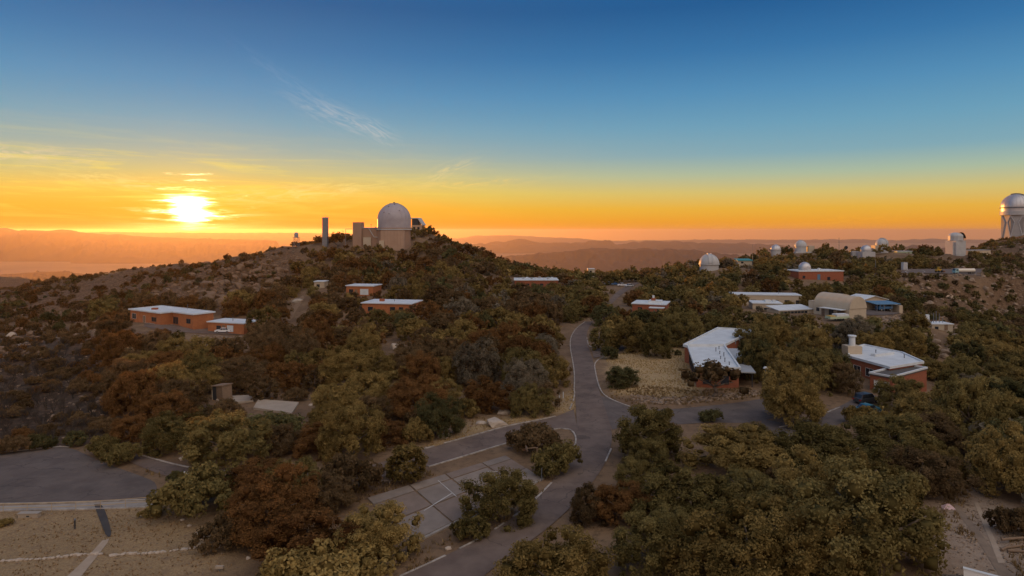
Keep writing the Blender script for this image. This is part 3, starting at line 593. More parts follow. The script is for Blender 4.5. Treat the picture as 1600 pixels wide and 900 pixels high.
# its garage
gh, gw = boxhouse('brick_garage', 'small orange brick garage with white roof beside the parked white sedan', 'garage', (325, 519, 192), (381, 519, 188), 7, 3.0, brickl, roofw, .3, .3,
                  openings=[('front', 3.2, .9, 1.5, 1.2), ('front', 5.2, .2, 1.1, 2.1, True), ('front', 7.0, .5, 2.3, 1.9, True, roofw, 'garage_door')])
pipe(gh, 6.5, 3, 3.3, .9)

# houses among the trees on the dome hill
b1, W1 = boxhouse('brick_house', 'brick house with white garage door half hidden among trees below the big dome', 'house', (541, 461, 240), (583, 462, 238), 8, 3.4, brickl, roofw, .3, .3,
                  openings=[('front', 5.6, .3, 3.2, 2.1, True, roofw, 'garage_door', whitep), ('front', 1.2, 1, 1.6, 1.2), ('front', 3.4, .1, 1, 2.1, True)])
b2, W2 = boxhouse('brick_house', 'low house whose white flat roof shows above the treetops below the garage house', 'house', (566, 490, 206), (642, 488, 203), 10.5, 3.3, brickl, roofw, .4, .3,
                  openings=[('front', 9.5, 1, 1.6, 1.3), ('front', 2, .9, 1.6, 1.3), ('front', 12.5, 1, 1.3, 1.3)])
MB().box(4.2, 5.6, 4, 5.2, 3.6, 4.4).build('roof_hatch', brick, b2); pipe(b2, 9, 5, 3.6, .7); pipe(b2, 4, 7, 3.6, .9, .05)
b3, W3 = boxhouse('cabin', 'small cabin with white roof poking out of trees beside the pale dirt bank', 'cabin', (491, 452, 262), (507, 451, 262), 5, 3.0, tan, roofw, .3, .3, openings=[('front', 1, .9, 1.2, 1.1)])
b4, W4 = boxhouse('lodge', 'wide lodge with cluttered white flat roof among the trees before the parked cars', 'building', (804, 451, 284), (872, 450, 284), 13, 3.6, brick, roofw, .3, .3,
                  openings=[('front', 2 + 3.1 * i, .9, 1.4, 1.3) for i in range(6)])
for i in range(9): MB().box(1.5 + 1.9 * i, 2.6 + 1.9 * i, 4 + 3 * (i % 3), 5.3 + 3 * (i % 3), 3.95, 4.35 + .2 * (i % 2)).build('roof_unit', roofg if i % 2 else roofw, b4)
b5, W5 = boxhouse('cottage', 'cottage with stepped white roofs and a stubby chimney in the oak grove', 'house', (988, 489, 226), (1040, 487, 222), 11, 3.2, brick, roofw, .35, .3, openings=[('front', 2, .9, 1.4, 1.2), ('front', 6, .9, 1.4, 1.2)])
MB().box(5.0, 9.5, 3.2, 8, 3.505, 4.2).build('upper_roof', roofw, b5); MB().box(6.0, 7.4, 4, 5.2, 4.2, 5.1).build('chimney', brick, b5); MB().tube((6.7, 4.6, 5.1), (6.7, 4.6, 6.0), .4, n=10).build('chimney_pot', roofw, b5)
MB().box(6.5, 11, -3, -.3, -2, 2.3).build('porch_wall', brick, b5); MB().box(6.2, 11.3, -3.2, -.26, 2.3, 2.55).build('porch_roof', roofw, b5)
b6, W6 = boxhouse('hut', 'small white roofed hut by the pole before the parked cars', 'hut', (919, 429, 335), (929, 429, 335), 4, 2.8, cream, roofw, .2, .3, openings=[('front', .8, .9, 1.2, 1.1)])

# cluster of workshops on the terrace
w1, Wa = boxhouse('workshop', 'long tan workshop with flat roof, rear of the terrace cluster', 'workshop', (1146, 479, 254), (1252, 478, 250), 9, 4.6, tan, roofw, .2, .35,
                  openings=[('front', 2.5 + 4.2 * i, 1.4, 1.8, 1.4) for i in range(6)])
pipe(w1, 18, 4, 4.95, .8); MB().box(-3.4, -.06, 1, 5, -2, 3.4).build('annex', tan, w1)
w2, Wb = boxhouse('workshop', 'tan workshop block with white roof vents, middle of the terrace cluster', 'workshop', (1176, 491, 236), (1222, 489, 234), 9, 3.9, tan, roofw, .25, .35, openings=[('front', 1.2, .9, 1.6, 1.6), ('front', 4.0, 1, 1.6, 1.4)])
MB().box(5, 7, 3, 5, 4.26, 5.0).build('roof_vent', roofw, w2); MB().box(8, 9, 5, 6, 4.26, 4.9).build('roof_vent', roofw, w2)
w3, Wc = boxhouse('shed', 'low cream shed with sloping white roof and a strip of windows', 'shed', (1217, 496, 224), (1271, 490, 228), 6.5, 2.3, cream, roofw, .3, .25, slope=.9,
                  openings=[('front', .8 + 1.42 * i, 1.15, 1.1, .75) for i in range(8)])
# barrel-roofed hangar
def barrel(o, x0, x1, D, h, r_, n=18, mtl=cream, nm='barrel_roof', ov=0.0):
    mb = MB(); pr = [(D / 2 - D / 2 * math.cos(math.pi * i / n), h + r_ * math.sin(math.pi * i / n)) for i in range(n + 1)]
    mb.add([(x, y, z) for x in (x0, x1) for y, z in pr], [(i, i + 1, n + 2 + i, n + 1 + i) for i in range(n)] + [tuple(range(n + 1))[::-1], tuple(range(n + 1, 2 * n + 2))])
    return mb.build(nm, mtl, o, True)
loc, rz, Wh = frame2((1272, 491, 225), (1327, 496, 212)); hg = thing('hangar', 'cream barrel-roofed hangar with a rounded gable end', 'hangar', loc, rz)
MB().box(0, Wh, 0, 8, -3, 3.4).build('wall', cream, hg); barrel(hg, -.15, Wh + .2, 8, 3.405, 4.0)
MB().box(-4.2, -.16, 2, 10.5, -2, 4.4).build('annex', tan, hg); barrel(hg, -4.6, 4.5, 9, 3.0, 3.7, nm='rear_barrel_roof').location = (0, 5.2, 0.4)
MB().box(4.2, 13, -2.6, -.02, 2.9, 3.1).build('canopy', roofw, hg)
for i, (u, w_, dd) in enumerate(((1.0, 1.2, False), (3.2, 1.1, True), (6.2, 1.8, True), (9.6, 2.6, True))): window(hg, 'front', u, .2 if dd else 1.4, w_, 2.4 if dd else 1.1, Wh, 8, dd, darkm if i == 2 else None)
MB().box(10.5, Wh - .5, -1.2, -.03, 1.9, 2.05).build('awning', wood, hg)
for i in range(7): MB().add([(-.1 + i * Wh / 6.1, 4 - 4.04 * math.cos(a), 3.41 + 4.04 * math.sin(a)) for a in np.linspace(.02, math.pi - .02, 19)] + [(.04 + i * Wh / 6.1, 4 - 4.04 * math.cos(a), 3.41 + 4.04 * math.sin(a)) for a in np.linspace(.02, math.pi - .02, 19)], [(k, k + 1, 20 + k, 19 + k) for k in range(18)]).build('roof_seam', tan, hg)
# gabled shed and blue carport
loc, rz, Wg = frame2((1346, 480, 244), (1386, 479, 248)); gs = thing('gabled_shed', 'tan shed with a broad white gable roof behind the blue carport', 'shed', loc, rz)
MB().prism([(0, 0), (Wg, 0), (Wg, 8), (0, 8)], -3, 2.7).build('wall', tan, gs)
MB().add([(0, .0, 2.7), (Wg, .0, 2.7), (Wg / 2, .0, 4.2), (0, 8, 2.7), (Wg, 8, 2.7), (Wg / 2, 8, 4.2)], [(0, 1, 2), (5, 4, 3), (0, 2, 5, 3), (1, 4, 5, 2), (0, 3, 4, 1)]).build('gable', tan, gs)
for s_ in (0, 1):
    e = -.5 if s_ == 0 else Wg + .5; mb = MB(); ze = 2.7 - .5 * 1.5 / (Wg / 2) + .03
    mb.add([(e, -.5, ze), (Wg / 2, -.5, 4.26), (Wg / 2, 8.5, 4.26), (e, 8.5, ze), (e, -.5, ze + .2), (Wg / 2, -.5, 4.46), (Wg / 2, 8.5, 4.46), (e, 8.5, ze + .2)], [(0, 1, 2, 3), (7, 6, 5, 4), (0, 4, 5, 1), (1, 5, 6, 2), (2, 6, 7, 3), (3, 7, 4, 0)]); mb.build('roof', roofw, gs)
window(gs, 'front', 5.5, 0, 1.2, 2.1, Wg, 8, True); window(gs, 'front', 2, .9, 1.5, 1.1, Wg, 8)
loc, rz, Wp = frame2((1370, 489, 230), (1405, 486, 231)); cp = thing('carport', 'open carport with a flat blue metal roof on posts', 'carport', loc, rz)
MB().prism([(-.4, -.4), (Wp + .4, -.4), (Wp + .4, 6.5), (-.4, 6.5)], [3.0, 3.0, 3.5, 3.5], [3.2, 3.2, 3.7, 3.7]).build('roof', bluer, cp)
for x in (0.1, Wp / 3, 2 * Wp / 3, Wp - .1):
    for y in (0, 6.0): MB().box(x - .08, x + .08, y - .08, y + .08, -2, 2.98).build('post', steel, cp)
MB().box(Wp - .4, Wp + .9, -.6, 6.6, -2.5, 2.6).build('end_wall', tan, cp); MB().box(.2, Wp - .42, 6.1, 6.3, -2, 3.2).build('back_wall', tan, cp)
# retaining bank wall by the carport
bw = MB().box(0, 15, 0, .5, -3, .6).build('retaining_wall', tan); loc, rz, _w = frame2((1347, 497, 219), (1412, 490, 226)); bw.location = loc; bw.rotation_euler = (0, 0, rz); tag(bw, 'low tan retaining wall at the terrace edge beside the carport', 'wall')
s1h, _w = boxhouse('pump_house', 'small white roofed pump house with tall pipes on the scrub slope', 'shed', (1456, 517, 200), (1489, 517, 200), 5, 2.0, cream, roofw, .25, .25, openings=[('front', 1, .4, 1, .9), ('front', 4, .2, .9, 1.7, True)])
for x, h_ in ((2.2, 3.0), (3.0, 3.6), (4.0, 2.8), (5.1, 1.6)): MB().tube((x, 2.5, 2.25), (x, 2.5, 2.25 + h_), .09, n=6).build('pipe_stack', steel, s1h)
MB().box(2.3, 3.4, 6.3, 7.3, -1, 4.2).build('tank_box', roofw, s1h)

# ------------------------------------------------------------------ observatory domes
def dome(name, label, cat, px, py, Y, Rr, hb, m_d=domew, m_b=domew, bR=None, slit=200, group=None, n=40, squash=1.0, ring=True, skirt=2.5, ribs=0, slitm=None, cyl=0.0, sth=1.0):
    x, y, z = pt(px, py, Y); o = thing(name, label, cat, (x, y, z), 0, group); bR = bR or Rr * .94
    MB().lathe([(bR, -skirt), (bR, hb)], n).build('drum', m_b, o, True)
    if ring: MB().lathe([(bR, hb - .02), (Rr * 1.04, hb), (Rr * 1.04, hb + Rr * .09), (Rr, hb + Rr * .1)], n).build('rotation_ring', m_b, o, True)
    k = 14; prof = [(Rr, hb + Rr * .1), (Rr, hb + Rr * .1 + cyl)] + [(max(Rr * math.cos(a), .001), hb + Rr * .1 + cyl + Rr * squash * math.sin(a)) for a in np.linspace(.06, math.pi / 2, k)]
    sh = MB().lathe(prof, n).build('dome_shell', m_d, o, True); zc = hb + Rr * .1 + cyl
    sw = Rr * .17; ca, sa = math.cos(R(slit)), math.sin(R(slit)); nx, ny = -sa, ca
    def arc(rr, w0, w1, a0, a1, mm, nm, par, thick):
        mb = MB(); A_ = np.linspace(a0, a1, 16); V_ = []
        for q in (0, 1):
            for wv in (w0, w1):
                for a in A_:
                    r2 = rr + q * thick; c_ = r2 * math.cos(a); V_.append((ca * c_ + nx * wv, sa * c_ + ny * wv, zc + r2 * squash * math.sin(a)))
        L_ = len(A_); F_ = []
        for i in range(L_ - 1):
            F_ += [(2 * L_ + i, 2 * L_ + i + 1, 3 * L_ + i + 1, 3 * L_ + i), (i, i + 1, 2 * L_ + i + 1, 2 * L_ + i), (L_ + i, 3 * L_ + i, 3 * L_ + i + 1, L_ + i + 1)]
        F_ += [(0, 2 * L_, 3 * L_, L_), (L_ - 1, 2 * L_ - 1, 4 * L_ - 1, 3 * L_ - 1)]
        return mb.add(V_, F_).build(nm, mm, par, True)
    sl = arc(Rr * .995, -sw, sw, .12, 1.75, slitm or m_d, 'shutter', o, Rr * .05 * sth)
    for s_ in (-1, 1): arc(Rr * .99, s_ * sw * 1.05 - .02 * Rr, s_ * sw * 1.05 + .02 * Rr, .05, 1.85, m_d, 'shutter_rail', o, Rr * .09 * sth)
    for i in range(ribs):
        a0 = 2 * math.pi * i / ribs; mb = MB(); V_ = []
        A_ = np.linspace(.06, 1.5, 14)
        for wv in (-1, 1):
            for rr in (1.0, 1.012):
                for a in A_: V_.append((Rr * rr * math.cos(a) * math.cos(a0) - wv * .012 * Rr * math.sin(a0), Rr * rr * math.cos(a) * math.sin(a0) + wv * .012 * Rr * math.cos(a0), zc + Rr * rr * squash * math.sin(a)))
        L_ = 14; F_ = []
        for j in range(L_ - 1): F_ += [(L_ + j, L_ + j + 1, 3 * L_ + j + 1, 3 * L_ + j), (j, j + 1, L_ + j + 1, L_ + j), (2 * L_ + j, 3 * L_ + j, 3 * L_ + j + 1, 2 * L_ + j + 1)]
        mb.add(V_, F_).build('rib', m_d, o, True)
    return o
# the large dome on the hill and its neighbours
bd = dome('observatory_dome', 'large white observatory dome on a concrete drum crowning the wooded hill', 'observatory', 616, 385, 338, 8.75, 9.0, mat('hill_dome_paint', (0.40, .37, .40), (.33, .30, .33), .55, .3), panelc, 8.5, 75, ribs=20, squash=1.02, cyl=4.0, sth=.25)
for i in range(22):
    a = R(180 + i * 8.2); MB().box(-.45, .45, -.05, .05, 0, 8.2).build('wall_panel', panelc, bd).matrix_local = Matrix.Translation((8.52 * math.cos(a), 8.52 * math.sin(a), .2)) @ Matrix.Rotation(a + math.pi / 2, 4, 'Z')
MB().box(-5.2, 6.6, -9.6, -5, -2, 8.4).build('entrance_bay', mat('bay_panel', (.44, .30, .22), (.37, .25, .18), .85, .3), bd)
for i in range(7): MB().box(-5.0 + 1.65 * i, -4.85 + 1.65 * i, -9.66, -9.6, 0, 8.3).build('panel_joint', panelc, bd)
MB().box(-5.8, -3.4, -10.5, -9.61, -2, 3.2).build('porch', tan, bd)
MB().lathe([(8.9, 8.7), (9.25, 8.7), (9.25, 9.25), (8.8, 9.3)], 40).build('catwalk', domew, bd, True)
for i in range(26):
    a = R(182 + i * 7); MB().tube((9.2 * math.cos(a), 9.2 * math.sin(a), 9.25), (9.2 * math.cos(a), 9.2 * math.sin(a), 10.2), .04, n=4).build('railing_post', steel, bd)
for a, e in ((250, .9), (282, 1.15), (300, .55), (262, .35), (240, .45)):
    x, y, z = 8.9 * math.cos(e) * math.cos(R(a)), 8.9 * math.cos(e) * math.sin(R(a)), 13.9 + 9 * math.sin(e); MB().box(x - .2, x + .2, y - .2, y + .2, z - .15, z + .2).build('vent_box', darkm, bd)
MB().box(-.5, .4, -.5, .5, 22.6, 23.3).build('top_hatch', darkm, bd)
ft = thing('feed_tower', 'square concrete feed tower with low wing and stair beside the large dome', 'tower', pt(551, 384, 336), 0)
MB().box(0, 4.7, 0, 6, -3, 12.4).build('tower_block', panelc, ft); MB().box(4.75, 13, 1, 8, -3, 9.2).build('wing', panelc, ft); MB().box(4.7, 13.0, .7, 8.3, 9.2, 9.6).build('wing_roof', domew, ft)
MB().box(5.5, 9.5, .3, .98, 0, 4.4).build('door_panel', cream, ft)
mb = MB().tube((8.2, .4, 9.4), (11.2, .2, 4.6), .22, n=6).tube((11.2, .2, 4.6), (13.2, .2, 4.5), .2, n=6); mb.build('stair', domew, ft)
MB().tube((9, 3, 9.6), (9, 3, 10.9), .12, n=6).tube((9, 3, 10.9), (9, 3, 11.2), .4, n=8).build('wind_vane', darkm, ft)
pf = thing('pipe_gantry', 'thin angular pipe gantry standing against the sunset sky by the feed tower', 'gantry', pt(540, 384, 336), 0)
MB().tube((0, 0, -1), (0, 0, 8.8), .13, n=6).build('post', steel, pf); MB().tube((-.1, 0, 8.8), (3.6, 0, 8.8), .16, n=6).build('crossbar', steel, pf)
cl = thing('column_tower', 'slim grey steel column tower beside the lone hilltop tree', 'tower', pt(508.3, 386, 338), 0)
MB().box(-1.3, 1.3, -1.3, 1.3, -2, 15.2).build('shaft', steel, cl); MB().box(-1.4, 1.4, -1.4, 1.4, 15.2, 15.7).build('cap', roofg, cl); MB().tube((.2, 0, 15.7), (.2, 0, 17.4), .05, n=5).build('mast', steel, cl)
MB().box(-1.38, -1.31, -.2, .2, 0, 15).build('corner_strip', roofg, cl)
rt_ = thing('radome_tower', 'small round radome on an open steel lattice tower at the ridge end', 'tower', pt(463, 386, 342), 0)
for x in (-1.3, 1.3):
    for y in (-1.3, 1.3): MB().tube((x * 1.15, y * 1.15, -2), (x * .8, y * .8, 5.0), .1, n=5).build('leg', steel, rt_)
mb = MB()
for z0, z1 in ((0, 2.4), (2.4, 4.8)):
    for s_ in (-1, 1): mb.tube((-1.3, s_ * 1.2, z0), (1.3, s_ * 1.2, z1), .06, n=4).tube((1.3, s_ * 1.2, z0), (-1.3, s_ * 1.2, z1), .06, n=4).tube((s_ * 1.2, -1.3, z0), (s_ * 1.2, 1.3, z1), .06, n=4)
mb.build('lattice', steel, rt_); MB().box(-1.5, 1.5, -1.5, 1.5, 5.0, 5.25).build('platform', steel, rt_)
MB().lathe([(1.1, 5.25), (1.12, 6.8)] + [(1.12 * math.cos(a), 6.8 + 1.12 * math.sin(a)) for a in np.linspace(.1, 1.57, 8)], 18).build('radome', mat('grey_radome', (.28, .28, .3), None, .5), rt_, True)
cab = thing('roll_off_shed', 'dark gabled shed jutting out behind the large dome', 'shed', pt(643, 360, 385), R(-6))
MB().box(0, 6.3, 0, 7, -5, 3.2).build('wall', mat('tan_boards', (.45, .3, .2), None, .8), cab)
MB().prism([(-.3, -.5), (4.2, -.5), (4.2, 7.5), (-.3, 7.5)], [7.0] * 4, [7.6] * 4).build('roof', domew, cab)
MB().add([(4.2, -.5, 7.6), (7.2, -.5, 3.2), (7.2, 7.5, 3.2), (4.2, 7.5, 7.6), (3.9, -.5, 7.0), (6.6, -.5, 2.9), (6.6, 7.5, 2.9), (3.9, 7.5, 7.0)], [(0, 1, 2, 3), (7, 6, 5, 4), (0, 4, 5, 1), (1, 5, 6, 2), (2, 6, 7, 3), (3, 7, 4, 0)]).build('sloping_roof', domew, cab)
MB().box(.2, 4.0, .1, 7, 3.21, 7.0).build('upper_wall', darkm, cab); window(cab, 'front', 1.0, .6, 1.3, 1.4, 6.3, 7); window(cab, 'front', 3.6, .6, 1.3, 1.4, 6.3, 7)

dome('observatory_dome', 'white ribbed dome on its own among trees above the centre of the ridge', 'observatory', 1108, 423, 330, 5.0, 3.2, slit=262, ribs=14)
dome('observatory_dome', 'small grey dome on a tall drum above the winding path', 'observatory', 1212, 397, 420, 3.3, 2.6, domes, domew, slit=250, ribs=10)
d3 = dome('observatory_dome', 'small white dome on a wide base with a lit side annex', 'observatory', 1251, 396, 420, 3.7, 4.6, slit=60, ribs=10); MB().box(4.2, 8.2, -2, 3, -2, 5.0).build('annex', cream, d3); MB().box(-5.4, 5.2, -4.8, -2, -2, 1.2).build('base_block', domew, d3)
d4 = dome('observatory_dome', 'white dome squatting on a broad square base on the far ridge', 'observatory', 1353, 401, 420, 3.3, 4.0, domes, domew, 3.1, slit=70, ribs=8); MB().box(-4.2, 4.2, -3.6, 3.6, -2, 3.2).build('base_block', domew, d4)
d5 = dome('observatory_dome', 'tallest white dome of the far ridge with an arched shutter and side box', 'observatory', 1378, 394, 430, 3.9, 5.0, slit=300, ribs=8, bR=3.8); MB().box(-5.9, -3.4, -2.5, 2.5, -2, 4.6).build('annex', cream, d5)
gh2, _w = boxhouse('hut', 'tiny white instrument hut on the far ridge beside the squat dome', 'hut', (1332, 400, 425), (1341, 400, 425), 3, 2.6, domew, domew, .15, .6)
gh3, _w = boxhouse('ridge_hut', 'pale green hut in the trees on the far ridge', 'hut', (1402, 400, 425), (1425, 399, 425), 5, 3.0, greenw, roofw, .3, .3, openings=[('front', 4.2, .8, 1.6, 1.2), ('front', 7, .3, 1, 2, True)])
gh4, _w = boxhouse('ridge_hut', 'low hut with teal metal roof catching sunset light on the ridge', 'hut', (1153, 413, 395), (1175, 413, 395), 6, 2.2, cream, teal, .5, .3, slope=.8, openings=[('front', 2, .6, 1.4, 1)])
gh5, _w = boxhouse('hut', 'little concrete block hut in the oaks beyond the workshops', 'hut', (1178, 441, 300), (1186, 441, 300), 3, 3, conc, roofg, .15, .2); gh6, _w = boxhouse('hut', 'little white roofed hut at the oak edge beside the block hut', 'hut', (1190, 442, 300), (1202, 441, 300), 4, 2.4, tan, roofw, .3, .3)
# brick building carrying a small dome
bdm, Wd = boxhouse('brick_building', 'flat-roofed red brick building with a small silver dome on top', 'building', (1248, 441, 300), (1318, 440, 303), 12, 4.9, brick, roofw, .25, .45,
                   openings=[('front', 9.4, .4, 1.5, 3.2, True, bluer), ('front', 2, 1.8, 1.2, 1.2), ('front', 14.5, .9, 1.4, 1.4)])
MB().lathe([(2.75, 5.36), (2.75, 6.5)] + [(max(2.75 * math.cos(a), .01), 6.5 + 2.75 * math.sin(a)) for a in np.linspace(.05, 1.57, 12)], 32, (5.8, 4.5)).build('dome', domes, bdm, True)
MB().box(5.4, 6.2, 1.75, 1.9, 5.36, 7.2).build('dome_shutter', domew, bdm)
MB().box(11.4, 12.1, 2, 3, 5.36, 6.4).build('roof_vent', roofw, bdm); MB().box(13, 13.4, 3, 3.4, 5.36, 6.2).build('roof_vent', roofw, bdm); MB().box(-4.6, -.3, 0, 4, -2, 1.4).build('annex', mat('pinkish_wall', (.5, .33, .27), None, .8), bdm)
# white telescope tower
tw = thing('telescope_tower', 'tall white telescope tower with open rounded dome against far mountains', 'observatory', pt(1493, 404, 500), R(14))
MB().box(-4.7, 4.7, -4.7, 4.7, -4, 14.0).build('shaft', domew, tw); MB().box(-6.0, -4.75, -3, 3, -4, 12.8).build('lift_shaft', domew, tw)
MB().lathe([(4.9, 14.0), (5.5, 14.1), (5.5, 14.5), (5.1, 14.6), (5.1, 17.4)] + [(max(5.1 * math.cos(a), .01), 17.4 + 3.0 * math.sin(a)) for a in np.linspace(.05, 1.57, 10)], 12).build('dome_shell', domew, tw)
MB().add([(5.3 * math.cos(a) * .9 + 1.2, s_ * 1.2 - 2.6, 15.2 + 5.4 * math.sin(a)) for s_ in (-1, 1) for a in np.linspace(.1, 1.75, 10)], [(i, i + 1, 11 + i, 10 + i) for i in range(9)]).build('dome_slit', darkm, tw)
MB().lathe([(5.25, 14.7), (5.25, 17.6)], 10, (0, 0), R(-60), R(10)).build('shutter', darkm, tw)
for i in range(3): MB().box(-4.72, 4.72, -4.74, -4.71, 3.4 + 3.6 * i, 3.5 + 3.6 * i).build('panel_joint', roofg, tw)
# the giant dome at the frame edge
gd = thing('giant_dome', 'giant silver dome on a tall white tower with diamond panels, crowning the rocky hill', 'observatory', pt(1588, 372, 760), R(8))
Rg = 15.4; cw = mat('tower_cladding', (.40, .39, .39), (.34, .33, .33), .5, .1)
oc = [(14.6 * math.cos(a), 14.6 * math.sin(a)) for a in np.arange(8) * math.pi / 4 + math.pi / 8]
MB().prism(oc, -10, 27.4).build('tower', cw, gd)
MB().lathe([(14.6, 27.0), (15.9, 27.3), (15.9, 31.6), (15.4, 31.9)], 48).build('rotation_ring', domew, gd, True)
MB().lathe([(Rg, 31.9), (Rg, 37.0)] + [(max(Rg * math.cos(a), .01), 37 + Rg * math.sin(a)) for a in np.linspace(.04, 1.5708, 16)], 48).build('dome_shell', domes, gd, True)
MB().lathe([(Rg + .35, 35.2), (Rg + .5, 35.4), (Rg + .5, 36.6), (Rg + .2, 36.8)], 48).build('catwalk', steel, gd, True)
for i in range(8):
    a = i * math.pi / 4; ap = 14.6 * math.cos(math.pi / 8); L_ = 2 * 14.6 * math.sin(math.pi / 8)
    M4 = Matrix.Rotation(a + math.pi / 2, 4, 'Z')
    # diamond frame straddling each corner
    b_ = i * math.pi / 4 + math.pi / 8; cx, cy = 14.6 * math.cos(b_), 14.6 * math.sin(b_); t0 = np.array([-math.sin(b_ - math.pi / 8), math.cos(b_ - math.pi / 8)]); t1 = np.array([-math.sin(b_ + math.pi / 8), math.cos(b_ + math.pi / 8)])
    nn = np.array([math.cos(b_), math.sin(b_)]); top = np.array([cx, cy]) + nn * .35; l_ = np.array([cx, cy]) - t0 * 3.9 + nn * .35; r_ = np.array([cx, cy]) + t1 * 3.9 + nn * .35
    mb = MB(); rr = .55
    for p, q in (((*top, 26.6), (*l_, 18.5)), ((*top, 26.6), (*r_, 18.5)), ((*l_, 18.5), (*top, .5)), ((*r_, 18.5), (*top, .5))): mb.tube(p, q, rr, n=5)
    mb.build('diamond_frame', domew, gd)
    k = .12; MB().add([(*(top - nn * k), 26), (*(l_ - nn * k), 18.5), (*(top - nn * k), 1.4), (*(r_ - nn * k), 18.5)], [(0, 1, 2), (0, 2, 3)]).build('diamond_panel', mat('dark_cladding', (.27, .26, .26), (.22, .21, .21), .5, .1), gd)
for i in range(24):
    a0 = 2 * math.pi * i / 24; mb = MB(); A_ = np.linspace(0, 1.5, 12); V_ = []
    for wv in (-.14, .14):
        V_ += [(Rg * 1.008 * math.cos(a) * math.cos(a0) - wv * math.sin(a0), Rg * 1.008 * math.cos(a) * math.sin(a0) + wv * math.cos(a0), 37 + Rg * 1.008 * math.sin(a)) for a in A_]
    mb.add(V_, [(j, j + 1, 13 + j, 12 + j) for j in range(11)]).build('rib', domew, gd)
mb = MB(); A_ = np.linspace(-.1, 1.9, 18); sa0 = R(-52)
for wv in (-2.4, 2.4): mb.add([], [])
V_ = [(rr * math.cos(a) * math.cos(sa0) - wv * math.sin(sa0), rr * math.cos(a) * math.sin(sa0) + wv * math.cos(sa0), 37 + rr * math.sin(a)) for rr in (Rg, Rg + .9) for wv in (-2.6, 2.6) for a in A_]; L_ = 18
mb.add(V_, [f for j in range(17) for f in ((2 * L_ + j, 2 * L_ + j + 1, 3 * L_ + j + 1, 3 * L_ + j), (j, j + 1, 2 * L_ + j + 1, 2 * L_ + j), (L_ + j, 3 * L_ + j, 3 * L_ + j + 1, L_ + j + 1))]).build('shutter', steel, gd)
lh2, _w = boxhouse('service_building', 'low pale service building tucked under the rocky hill of the giant dome', 'building', (1513, 399, 560), (1548, 397, 570), 8, 4.2, tan, roofg, .3, .3, openings=[('front', 10.5, .3, 2.4, 2.8, True, cream), ('front', 3, 1.2, 1.6, 1.4)])

# ------------------------------------------------------------------ foliage
def leafmat(name, dark, light, obj=0.35):
    m = bpy.data.materials.new(name); m.use_nodes = True; n = NT(m.node_tree); n.n.clear()
    o_ = n.new('ShaderNodeOutputMaterial'); a_ = n.new('ShaderNodeAttribute', attribute_name='tint'); oi = n.new('ShaderNodeObjectInfo')
    k = n.m('ADD', n.m('MULTIPLY', a_.outputs['Fac'], 1 - obj), n.m('MULTIPLY', oi.outputs['Random'], obj), clamp=True)
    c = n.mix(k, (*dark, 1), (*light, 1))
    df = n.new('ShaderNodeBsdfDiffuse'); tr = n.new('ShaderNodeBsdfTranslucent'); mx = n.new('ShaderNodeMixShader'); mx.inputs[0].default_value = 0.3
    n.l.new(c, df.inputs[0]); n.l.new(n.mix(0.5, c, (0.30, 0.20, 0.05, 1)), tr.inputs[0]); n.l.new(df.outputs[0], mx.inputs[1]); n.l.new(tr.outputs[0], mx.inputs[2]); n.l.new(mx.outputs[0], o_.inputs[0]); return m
LEAF = {'olive': leafmat('leaf_olive', (0.032, 0.028, 0.010), (0.33, 0.26, 0.10)), 'golden': leafmat('leaf_golden', (0.05, 0.036, 0.012), (0.46, 0.33, 0.12)),
        'russet': leafmat('leaf_russet', (0.045, 0.020, 0.009), (0.30, 0.155, 0.06)), 'dark green': leafmat('leaf_dark_green', (0.018, 0.019, 0.009), (0.20, 0.19, 0.085)),
        'grey': leafmat('leaf_grey', (0.04, 0.034, 0.025), (0.34, 0.29, 0.21)), 'brown': leafmat('leaf_brown', (0.035, 0.024, 0.013), (0.27, 0.18, 0.095))}
bark = mat('oak_bark', (0.17, 0.13, 0.10), (0.10, 0.075, 0.055), 0.95, 3.0, 0.4)
CUBE = np.array([(x, y, z) for z in (-1, 1) for y in (-1, 1) for x in (-1, 1)], float) / math.sqrt(3)
CUBEF = np.array([(0, 2, 3, 1), (4, 5, 7, 6), (0, 1, 5, 4), (1, 3, 7, 5), (3, 2, 6, 7), (2, 0, 4, 6)])
